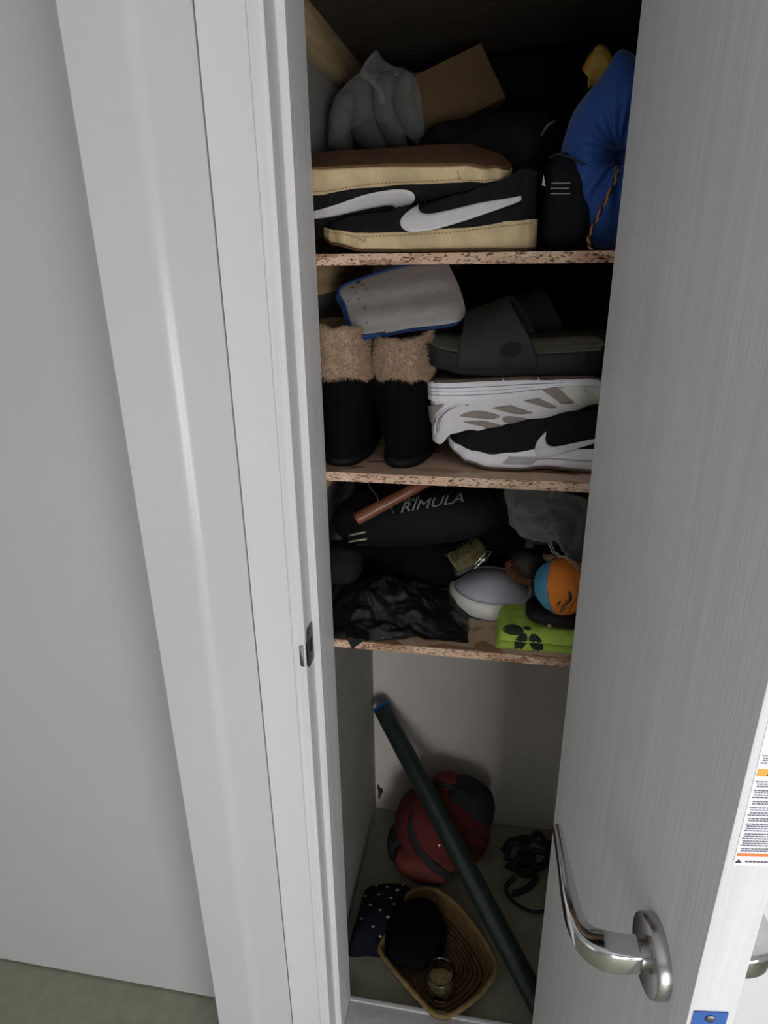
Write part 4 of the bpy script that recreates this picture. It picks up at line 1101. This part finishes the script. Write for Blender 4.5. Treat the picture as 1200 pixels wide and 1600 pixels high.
def clip_brush():
    p0, p1 = at(716, 889, 1.065), at(752, 868, 1.085)
    e = empty('bristle_brush', (p0+p1)/2); loc = Vector(e.location)
    ex = (p1-p0).normalized(); ez = Vector((-0.20, -0.25, 0.95)); ez = (ez-ex*ez.dot(ex)).normalized(); ey = ez.cross(ex)
    DK = mat('dark_grey_plastic', (0.035, 0.038, 0.038), 0.45, var=0.15, vscale=60)
    rings = []
    for t, hw, hh in ((-0.034, 0.006, 0.003), (-0.031, 0.011, 0.005), (-0.01, 0.013, 0.007), (0.015, 0.013, 0.007), (0.03, 0.011, 0.006), (0.033, 0.006, 0.003)):
        rings.append([ex*t + ey*hw*math.cos(a) + ez*(hh*math.sin(a)-0.004) for a in [2*math.pi*j/16 for j in range(16)]])
    loft('brush_back', rings, DK, e)
    bristle_field('bristles', ez*0.001, ex, ey, ez, 34, 13, 0.054, 0.021, 0.030, mat('straw_bristle', srgb(142, 132, 92), 0.8, var=0.25, vscale=200), e, seed=3)
    CHR = mat('chrome', (0.62, 0.62, 0.63), 0.09, 1.0)
    a, b = at(741, 888, 1.045)-loc, at(767, 863, 1.06)-loc; d = (b-a).normalized()
    for k in (0, 1):
        q = Vector((0.0, -0.003, 0.009*k))
        tube('steel_clip', spline([a+q, a.lerp(b, 0.3)+q+Vector((0, -0.004, 0.003)), a.lerp(b, 0.7)+q+Vector((0, -0.003, 0.004*k)), b+q*0.3], 16), 0.0034, CHR, e, seg=8, flat=0.5)
    tube('clip_spring', [a.lerp(b, 0.5)+Vector((-0.006, -0.006, 0.002)), a.lerp(b, 0.5)+Vector((0.008, -0.004, 0.006))], 0.0042, CHR, e, seg=12)
    tag(e, 'small brush with straw bristles and steel clip on the lamp', 'brush')
clip_brush()
def dark_brush():
    p = at(816, 890, 1.075); e = empty('shoe_brush', p)
    b = blob('brush_back', (0.008, 0.012, 0.006), (0.030, 0.026, 0.027), mat('dark_brown_wood', (0.012, 0.009, 0.008), 0.6, var=0.3, vscale=30), e, p=2.4, amp=0.08, sc=25, seed=51)
    strands('bristles', b, mat('ginger_bristle', srgb(128, 78, 48), 0.8, var=0.3, vscale=200), e, 900, 0.009, 0.0004, 5, droop=0.2, keep=lambda c, n: (n.x*-0.6 - n.z*0.55 - n.y*0.5) > 0.62)
    tag(e, 'dark shoe brush with ginger bristles beside the lamp', 'brush')
    # wooden brush in the background
    c = at(851, 868, 1.105); e = empty('wooden_brush', c)
    bw = mat('pale_beech', srgb(196, 162, 128), 0.6, var=0.12, vscale=20, stretch=(1, 6, 6))
    rings = []
    for t, r in ((-0.021, 0.004), (-0.018, 0.0085), (-0.006, 0.0105), (0.012, 0.0105), (0.020, 0.008), (0.022, 0.004)):
        rings.append([Vector((t, r*1.6*math.cos(a), r*math.sin(a)*0.85)) for a in [2*math.pi*j/18 for j in range(18)]])
    loft('brush_back', rings, bw, e)
    bristle_field('bristles', Vector((0, 0, 0.008)), Vector((1, 0, 0)), Vector((0, 1, 0)), Vector((0, 0, 1)), 22, 12, 0.034, 0.024, 0.018, mat('black_bristle', (0.02, 0.018, 0.016), 0.8), e, seed=9, r=0.0006)
    tag(e, 'pale wooden brush with black bristles behind the orange pouch', 'brush')
    o = blob('grey_sponge', at(830, 858, 1.12), (0.012, 0.012, 0.015), mat('grey_sponge', srgb(112, 112, 106), 0.95, var=0.2, vscale=80, bump=0.5, bscale=300), None, p=3, amp=0.1, sc=30, seed=55)
    tag(o, 'small grey sponge beside the pale wooden brush', 'sponge')
dark_brush()
# crumpled clear bag, with a pale tray showing behind it
def clear_bag():
    e = empty('clear_bag', at(850, 815, 1.01)); loc = Vector(e.location)
    m = clear_plastic('crinkled_film', (0.60, 0.64, 0.62), 0.05, 0.10)
    film_bag([(790, 764), (830, 762), (880, 768), (925, 790), (925, 850), (912, 893), (900, 890), (884, 868), (868, 846), (842, 846), (817, 838), (799, 822), (794, 796)], (858, 806), 1.015, 0.030, m, e, seed=3, amp=0.010)
    wm = mat('white_seam', srgb(150, 152, 150), 0.6, var=0.2, vscale=300)
    for off, r in ((0, 0.0009), (0.003, 0.0006)):
        P = spline([at(858, 845, 0.985), at(862, 860, 0.980), at(872, 868, 0.978), at(884, 872, 0.977), at(896, 882, 0.976), at(906, 894, 0.976)], 30)
        P = [p + Vector((off+0.003*noise.noise(p*300), -0.001, off*0.5+0.0015*noise.noise(p*260+Vector((3, 1, 4))))) - loc for p in P]
        tube('heat_seam', P, r, wm, e, seg=6)
    tag(e, 'crumpled clear plastic bag hanging above the orange pouch', 'plastic bag')
    o = blob('dark_bag', at(860, 815, 1.075), (0.060, 0.040, 0.038), mat('olive_grey_cloth', (0.022, 0.026, 0.023), 0.8, var=0.3, vscale=40), None, p=2.6, amp=0.1, sc=20, seed=61, ceil=Z2-0.0165)
    tag(o, 'dark olive bundle inside the crumpled clear bag', 'bundle')
    # pale tray
    c = at(905, 793, 1.155); R = 0.085
    e = empty('plastic_tray', (c.x+0.035, c.y+0.03, c.z-0.010))
    lathe('tray', [(0.001, 0.0), (R*0.8, 0.0), (R*0.97, 0.017), (R, 0.018), (R, 0.0205), (R*0.94, 0.0205), (R*0.78, 0.003), (0.001, 0.003)], mat('pale_blue_plastic', srgb(158, 172, 176), 0.4, var=0.04), e, 56, ang=50)
    tag(e, 'pale blue-grey plastic tray behind the crumpled clear bag', 'tray')
    e = empty('dark_fill_block', (0.12, 1.28, Z3))  # added black block, darkens the bare board at the back
    box('body', (-0.15, -0.045, 0.0006), (0.19, 0.10, 0.185), BLK2, e, bevel=0.02, seg=4)
    box('lid', (-0.15, -0.045, 0.187), (0.19, 0.10, 0.225), BLK, e, bevel=0.015, seg=4)
    tag(e, 'black block added to darken the back behind the pale tray', 'case')
clear_bag()
# round two-tone pouch
def pouch():
    c = at(881, 916, 1.005); R = 0.0475
    e = empty('round_pouch', (c.x, c.y, c.z-R)); 
    BLU = mat('teal_blue_cloth', srgb(70, 136, 168), 0.75, var=0.1, vscale=30, bump=0.25, bscale=500)
    ORG = mat('orange_cloth', srgb(214, 120, 40), 0.75, var=0.08, vscale=30, bump=0.25, bscale=500)
    sx = Vector((0.93, -0.30, 0.22)).normalized(); n_ = 64; k_ = 36
    ax = Vector((0.08, -0.1, 0.99)).normalized(); s = ax.orthogonal().normalized(); u = ax.cross(s)
    def P(i, j):
        th = -math.pi/2+math.pi*i/(k_-1); ph = 2*math.pi*j/n_
        d = ax*math.sin(th) + (s*math.cos(ph)+u*math.sin(ph))*math.cos(th)
        return Vector((d.x*1.02, d.y, d.z*0.98))*R*(1+0.035*fbm(d*2, 1.3)-0.015*abs(noise.noise(d*5))) + Vector((0, 0, R))
    G = [[P(i, j) for j in range(n_)] for i in range(k_)]
    FB, FO = [], []
    for i in range(k_-1):
        for j in range(n_):
            q = (i*n_+j, i*n_+(j+1) % n_, (i+1)*n_+(j+1) % n_, (i+1)*n_+j)
            ctr = sum((G[a//n_][a % n_] for a in q), Vector())/4 - Vector((0, 0, R))
            (FB if ctr.dot(sx) < -0.30*R else FO).append(q)
    V = [p for r in G for p in r]
    parts = []
    for nm, FF, m in (('blue_panel', FB, BLU), ('orange_panel', FO, ORG)):
        o = mesh(nm, V, FF, m, e); bm = bmesh.new(); bm.from_mesh(o.data); bmesh.ops.remove_doubles(bm, verts=bm.verts[:], dist=1e-6)
        bmesh.ops.delete(bm, geom=[v for v in bm.verts if not v.link_faces], context='VERTS'); bm.to_mesh(o.data); bm.free(); parts.append(o)
    bv = bvh_of(parts); INK = mat('black_ink', (0.02, 0.02, 0.02), 0.5)
    # seam
    side = sx.orthogonal().normalized(); s2_ = sx.cross(side)
    tube('seam', [Vector((0, 0, R)) - sx*0.30*R + (side*math.cos(2*math.pi*q/40)+s2_*math.sin(2*math.pi*q/40))*R*0.965 for q in range(40)], 0.0009, BLU, e, seg=6, closed=True)
    t = print_text('lettering', bv, 'KOVEA', (879.5, 958), (4.6, -7.1), (-8.6, -5.6), INK, parts[1], off=0.0005, bold=0.02); t['label'] = 'black lettering reading KOVEA'
    # curved fin emblem above the lettering
    print_strip('emblem', bv, [(886, 923), (889, 930), (889, 938), (884, 944), (878, 946)], [(887, 922.5), (893, 928), (893.5, 936), (890, 940), (880, 948)], INK, parts[1], n=16, k=4, off=0.0005)
    print_strip('emblem', bv, [(871, 948), (871, 942), (876, 939)], [(871.5, 949), (874, 943), (877, 940)], INK, parts[1], n=8, k=3, off=0.0005)
    V2, F2 = [], []; inv = parts[1].matrix_world.inverted(); rnd = random.Random(6)
    for q in range(16):
        x, y = 887+q*1.05, 958-q*1.75; a = hit(bv, x, y, 0.0005); b = hit(bv, x+0.7, y-1.15, 0.0005); c_ = hit(bv, x-0.4, y-1.9, 0.0005); d_ = hit(bv, x-1.1, y-0.8, 0.0005)
        if None in (a, b, c_, d_): continue
        k = len(V2); V2 += [inv @ z for z in (a, b, c_, d_)]; F2.append((k, k+1, k+2, k+3))
    if F2: mesh('small_print', V2, F2, INK, parts[1], False)
    tag(e, 'round orange and blue cloth pouch beside the white lamp', 'pouch')
pouch()
# leather cap and green cloth under it
def cap_and_cloth():
    GRN = mat('lime_cloth', srgb(166, 196, 78), 0.8, var=0.07, vscale=24, bump=0.25, bscale=400)
    e = empty('green_cloth_bag', (0.085, 1.03, Z3))
    xl = at(778, 1000, 0.985).x - 0.085
    def soft(name, z0, z1, x0, yf, seed, tilt):
        V, F = [], []; nx, ny = 50, 34
        for i in range(nx):
            for j in range(ny):
                u, v = i/(nx-1), j/(ny-1); a = min(1, u/0.05, (1-u)/0.05); b = min(1, v/0.22, (1-v)/0.1)
                ea = math.sin(a*math.pi/2)**0.6; eb = math.sin(b*math.pi/2)**0.7
                x = lerp(x0, 0.150, u) + 0.002*noise.noise(Vector((v*9, seed, 0))); y = lerp(yf, 0.030, v) + 0.002*noise.noise(Vector((u*7, seed, 3)))
                z = z0 + (z1-z0)*ea*eb + 0.0018*noise.noise(Vector((u*12, v*8, seed))) + tilt*v*eb
                V.append((x, y, max(z, z0)))
        for i in range(nx-1):
            for j in range(ny-1): F.append((i*ny+j, (i+1)*ny+j, (i+1)*ny+j+1, i*ny+j+1))
        n0 = len(V); V += [(x, y, z0) for x, y, z in V[:]]
        F += [tuple(reversed([q+n0 for q in f])) for f in F[:]]
        return mesh(name, V, F, GRN, e)
    lo = soft('lower_fold', 0.0006, 0.014, xl-0.003, -0.064, 2, 0.002)
    up = soft('upper_fold', 0.0145, 0.032, xl, -0.062, 5, 0.006)
    bv = bvh_of([lo, up]); DG = mat('dark_green_print', srgb(30, 44, 28), 0.8, var=0.1, vscale=50)
    cc = lambda x, y: (680+x*0.20833, 750+y*0.20833)
    for x, y, rx, ry, a in ((585, 1125, 80, 39, 0.10), (642, 1212, 70, 42, math.radians(118)), (757, 1226, 78, 47, math.radians(62)), (690, 1112, 30, 14, 0.2)):
        p = cc(x, y); o = print_blob('flower_petal', bv, p, rx*0.20833, ry*0.20833, a, DG, up, off=0.0006, n=26, rings=4)
    tag(e, 'folded lime green cloth bag with dark flower print', 'cloth bag')
    LEA = mat('dark_brown_leather', (0.009, 0.0065, 0.006), 0.6, spec=0.3, var=0.25, vscale=40, bump=0.3, bscale=250)
    c = at(862, 968, 1.02); e = empty('leather_case', (c.x+0.012, 1.020, Z3+0.034))
    b = blob('body', (0, 0, 0.016), (0.058, 0.044, 0.017), LEA, e, p=2.6, amp=0.05, sc=16, seed=71, floor=0.0012)
    bv = bvh_of([b]); h = hit(bv, 859, 977, 0.0)
    if h is not None:
        lathe('snap', [(0.004, 0), (0.0042, 0.0012), (0.003, 0.0022), (0, 0.0024)], mat('old_brass', (0.30, 0.24, 0.18), 0.35, 1.0), e, 18, (0, -0.7, 0.7), h - Vector(e.location))
    tag(e, 'flat dark brown leather case with snap under the pouch', 'case')
cap_and_cloth()

# ------------------------------------------------------------------ closet floor
def pole():
    a, b = Vector((-0.2775, 1.452, 0.352)), Vector((0.158, 0.972, -0.047+0.018))
    e = empty('long_tube', b); d = (a-b); ax = d.normalized(); L = d.length
    DG = mat('dark_green_vinyl', (0.014, 0.024, 0.020), 0.42, var=0.25, vscale=30, stretch=(1, 1, 1), bump=0.1, bscale=200)
    lathe('tube', [(0.0, 0), (0.0235, 0), (0.0240, 0.002), (0.0240, L-0.012), (0.0, L-0.0119)], DG, e, 32, ax)
    lathe('end_cap', [(0.0, L-0.010), (0.0246, L-0.010), (0.0246, L-0.001), (0.0235, L), (0.017, L), (0.016, L-0.003), (0.0, L-0.003)], mat('blue_plastic_cap', srgb(26, 74, 132), 0.45, var=0.1), e, 32, ax)
    tag(e, 'long dark green tube with blue end cap leaning in corner', 'tube')
pole()
def red_bag():
    c = Vector((-0.095, 1.345, CZ)); e = empty('red_bag', c)
    RED = mat('dark_red_nylon', srgb(84, 26, 23), 0.85, var=0.15, vscale=14, bump=0.3, bscale=300)
    RED2 = mat('orange_red_nylon', srgb(92, 38, 29), 0.85, var=0.15, vscale=20, bump=0.3, bscale=300)
    BK = mat('black_webbing', (0.012, 0.012, 0.013), 0.8, var=0.2, vscale=200, bump=0.3, bscale=600)
    b = blob('body', (0, 0, 0.112), (0.122, 0.098, 0.116), RED, e, p=2.3, amp=0.06, sc=9, seed=81, floor=0.0006, rot=(0, 0.25, 0))
    bp = blob('back_panel', (0.045, 0.035, 0.135), (0.085, 0.075, 0.105), BK, e, p=2.3, amp=0.05, sc=10, seed=83, rot=(0, 0.3, 0))
    blob('top_flap', (0.005, 0.045, 0.212), (0.036, 0.034, 0.040), RED2, e, p=2.4, amp=0.12, sc=22, seed=85)
    blob('side_pocket', (-0.105, -0.012, 0.055), (0.040, 0.055, 0.050), BK, e, p=2.4, amp=0.08, sc=16, seed=87, floor=0.0006)
    blob('lower_pocket', (-0.035, -0.065, 0.058), (0.082, 0.052, 0.055), RED2, e, p=2.5, amp=0.1, sc=14, seed=89, floor=0.0006, fold=0.06)
    bv = bvh_of([o for o in e.children if o.type == 'MESH'])
    print_strip('strap', bv, [(645, 1270), (648, 1300), (665, 1332), (695, 1358), (720, 1368)], [(638, 1285), (641, 1312), (660, 1345), (690, 1370), (720, 1382)], BK, e, n=30, k=5, off=0.0022, thick=0.002)
    print_strip('strap', bv, [(650, 1235), (672, 1222), (700, 1224), (735, 1240)], [(648, 1243), (672, 1230), (700, 1232), (735, 1248)], BK, e, n=24, k=4, off=0.002, thick=0.002)
    zp = [h_ for h_ in (hit(bv, p.x, p.y, 0.0008) for p in spline([(725, 1292), (742, 1302), (758, 1314), (770, 1328)], 30)) if h_ is not None]
    tube('zip', [p-c for p in zp], 0.0018, BK, e, seg=6)
    h = hit(bv, 686, 1320, 0.001)
    if h is not None: lathe('stud', [(0.004, 0), (0.003, 0.003), (0, 0.0035)], mat('brass_stud', (0.4, 0.35, 0.2), 0.4, 1.0), e, 12, (0, -0.8, 0.6), h-c)
    tag(e, 'dark red bag with black straps slumped against the back wall', 'bag')
red_bag()
def straps():
    e = empty('black_straps', (0.085, 1.27, CZ)); loc = Vector(e.location)
    BK = mat('black_webbing', (0.012, 0.012, 0.013), 0.8); ST = mat('pale_stitching', srgb(120, 118, 120), 0.8)
    def q(x, y, z): return at_z(x, y, CZ+z)-loc
    paths = [[q(795, 1322, .03), q(818, 1308, .07), (q(842, 1316, .08)), q(858, 1330, .06), q(852, 1352, .03), q(830, 1350, .05), q(805, 1338, .05)],
             [q(790, 1345, .02), q(800, 1318, .06), q(830, 1328, .05), q(862, 1334, .05), q(880, 1342, .04)],
             [q(785, 1330, .06), q(800, 1312, .05), q(822, 1318, .03), q(840, 1302, .05), q(856, 1318, .05), q(872, 1312, .04)],
             [q(798, 1340, .05), q(806, 1360, .05), q(826, 1368, .03), q(846, 1352, .03), q(856, 1340, .05)],
             [q(805, 1370, .02), q(790, 1388, .008), q(806, 1412, .006), q(832, 1424, .006), q(856, 1422, .006), q(880, 1410, .006)],
             [q(790, 1352, .03), q(815, 1362, .035), q(838, 1372, .02), q(820, 1390, .010), q(800, 1396, .008)],
             [q(857, 1335, .05), q(862, 1360, .02), q(866, 1384, .008), q(880, 1392, .008)]]
    for i, p in enumerate(paths):
        P = spline(p, 40); tube('strap', P, 0.0080 if i != 4 else 0.0062, BK, e, seg=8, flat=0.28, up0=(0.2, -0.6, 0.75))
    for i in (1, 4):
        P = [v+Vector((0, -0.0025, 0.003)) for v in spline(paths[i], 60)]
        V, F = [], []
        for k in range(0, 58, 2):
            d = P[k+1]-P[k]; nn = d.cross(Vector((0, -0.6, 0.8))).normalized()*0.0006; z = len(V)
            V += [P[k]-nn, P[k+1]-nn, P[k+1]+nn, P[k]+nn]; F.append((z, z+1, z+2, z+3))
        mesh('stitching', V, F, ST, e, False)
    bl = blob('buckle', q(822, 1342, .02), (0.026, 0.020, 0.020), mat('black_plastic', (0.010, 0.010, 0.011), 0.4), e, p=3.5, amp=0.04, sc=30, seed=91, floor=0.0006)
    tag(e, 'tangle of black webbing straps on the closet floor', 'straps')
straps()
# straw tray basket
BSK = {}
def basket():
    O = [(592, 1483), (612, 1513), (645, 1551), (676, 1583), (697, 1589), (718, 1580), (752, 1553), (775, 1520), (771, 1492), (742, 1446), (705, 1404), (668, 1386), (638, 1396), (622, 1424), (604, 1456)]
    ZR = CZ+0.044
    top = [at_z(x, y, ZR) for x, y in O]; c = sum(top, Vector())/len(top)
    e = empty('straw_basket', (c.x, c.y, CZ)); n = 90
    top = [Vector((p.x-c.x, p.y-c.y, 0)) for p in spline(top, n, closed=True)]
    STR = mat('straw_coil', srgb(104, 78, 46), 0.85, var=0.35, vscale=60, stretch=(1, 1, 1), bump=0.9, bscale=260)
    RIM = mat('straw_rim', srgb(124, 102, 62), 0.8, var=0.25, vscale=80, bump=0.7, bscale=300)
    for k in range(6):
        t = k/6; sc = 0.86+0.115*t
        tube('coil', [p*sc + Vector((0, 0, 0.0062+0.0066*k)) for p in top], 0.0044, STR, e, seg=8, closed=True)
    tube('rim', [p*0.985 + Vector((0, 0, 0.0440+0.0006*math.sin(i*1.5))) for i, p in enumerate(top)], [0.0058+0.0006*math.sin(i*2.1) for i in range(n)], RIM, e, seg=8, closed=True)
    for k in range(11):
        sc = 0.83-0.078*k
        tube('coil', [p*sc + Vector((0, 0, 0.0046)) for p in top[::2]], 0.0044, STR, e, seg=6, closed=True)
    V = [p*0.86+Vector((0, 0, 0.0012)) for p in top]; mesh('underside', V, [tuple(range(n))], STR, e, False)
    # wicker cross-stitches on the wall
    V, F = [], []
    for i in range(n):
        if i % 1: continue
        p = top[i]; d = (top[(i+1) % n]-top[i]).normalized()*0.0008
        a, b = p*0.845+Vector((0, 0, 0.008)), p*0.955+Vector((0, 0, 0.043)); inw = -p.normalized()*0.003; k = len(V)
        V += [a-d+inw, a+d+inw, b+d+inw, b-d+inw]; F.append((k, k+1, k+2, k+3))
    mesh('stitches', V, F, RIM, e, False)
    BSK['c'] = c
    tag(e, 'woven straw tray basket on the closet floor', 'basket')
basket()
def basket_things():
    c = at_z(648, 1462, CZ+0.04)
    o = blob('black_cloth', (c.x+0.003, c.y+0.002, CZ+0.046), (0.072, 0.084, 0.034), mat('black_knit', (0.003, 0.003, 0.0034), 0.97, spec=0.1, var=0.3, vscale=60, bump=0.4, bscale=300), None, p=2.3, amp=0.10, sc=16, seed=95, floor=CZ+0.0102)
    tag(o, 'black bundled cloth lying in the straw basket', 'cloth')
    # open glass jar
    c = at_z(688, 1530, CZ+0.040); e = empty('glass_jar', (c.x, c.y, CZ+0.0096))
    G = mat('jar_glass', (0.80, 0.90, 0.88), 0.03, var=0.0, trans=1.0, ior=1.45)
    R = 0.0335
    lathe('jar', [(0.001, 0.0), (R-0.003, 0.0), (R, 0.004), (R, 0.044), (R-0.001, 0.048), (R-0.0025, 0.052), (R-0.001, 0.055), (R-0.0025, 0.0565), (R-0.0048, 0.055), (R-0.0052, 0.048), (R-0.0035, 0.043), (R-0.0035, 0.006), (R-0.006, 0.004), (0.001, 0.004)], G, e, 48, ang=60)
    tube('thread', [Vector((math.cos(a)*(R-0.0008), math.sin(a)*(R-0.0008), 0.0495+0.003*a/(4*math.pi))) for a in [4*math.pi*i/70 for i in range(71)]], 0.0008, G, e, seg=6)
    tag(e, 'open clear glass jar standing in the straw basket', 'jar')
    o = blob('jar_filling', (c.x, c.y, CZ+0.0096+0.0175), (R-0.0045, R-0.0045, 0.0125), mat('tan_grains', srgb(140, 116, 78), 0.9, var=0.5, vscale=180, bump=0.8, bscale=300), None, p=3.0, amp=0.06, sc=30, seed=97)
    tag(o, 'tan dried bits in the bottom of the glass jar', 'contents')
    # polka dot pouch
    c = at_z(592, 1425, CZ+0.04)
    e = empty('dotted_pouch', (c.x, c.y, CZ))
    NV = mat('navy_cotton', (0.005, 0.0065, 0.012), 0.9, spec=0.2, var=0.2, vscale=60, bump=0.3, bscale=500)
    O = [(548, 1452), (545, 1478), (575, 1478), (602, 1480), (622, 1468), (628, 1440), (640, 1408), (644, 1380), (605, 1376), (570, 1384), (560, 1415)]
    top = [at_z(x, y, CZ+0.036)-Vector((c.x, c.y, CZ)) for x, y in O]
    n, k = 60, 14; out = spline(top, n, closed=True); V, F = [], []
    for i in range(n):
        for j in range(k):
            t = j/(k-1); p = out[i]*t; hgt = 0.052*math.sqrt(max(0, 1-t**2.6)) + 0.004*fbm((p.x, p.y, 2), 30)*(1-t**4)
            V.append((p.x, p.y, max(0.0008, hgt+0.016*(1-t**8))))
    for i in range(n):
        for j in range(k-1):
            i2 = (i+1) % n; F.append((i*k+j, i2*k+j, i2*k+j+1, i*k+j+1))
    b = mesh('body', V, F, NV, e); 
    bm = bmesh.new(); bm.from_mesh(b.data); bmesh.ops.remove_doubles(bm, verts=bm.verts[:], dist=1e-5); bmesh.ops.recalc_face_normals(bm, faces=bm.faces[:])
    bm.normal_update()
    if sum(f.normal.z for f in bm.faces) < 0: bmesh.ops.reverse_faces(bm, faces=bm.faces[:])
    bm.to_mesh(b.data); bm.free()
    bv = bvh_of([b]); DOT = mat('cream_dot', srgb(170, 160, 130), 0.8, var=0.1)
    for x, y in ((588, 1384), (605, 1386), (621, 1391), (592, 1398), (611, 1403), (630, 1383), (579, 1414), (594, 1422), (606, 1433), (557, 1428), (565, 1435), (548, 1446), (583, 1448), (594, 1463), (622, 1420), (571, 1400), (616, 1413)):
        r = 2.7 if (x, y) in ((606, 1433), (621, 1391), (548, 1446)) else 1.9
        print_blob('dot', bv, (x, y), r*1.15, r*0.85, -0.3, DOT, b, off=0.0007, n=10, rings=1)
    h = hit(bv, 612, 1460, 0.003)
    if h is not None:
        h = h - Vector(e.location)
        tube('zip_ring', [h+Vector((math.cos(a)*0.0055, math.sin(a)*0.0042, math.sin(a)*0.0035)) for a in [2*math.pi*i/20 for i in range(20)]], 0.0010, STEEL, e, seg=6, closed=True)
    tag(e, 'navy pouch with cream polka dots beside the straw basket', 'pouch')
basket_things()
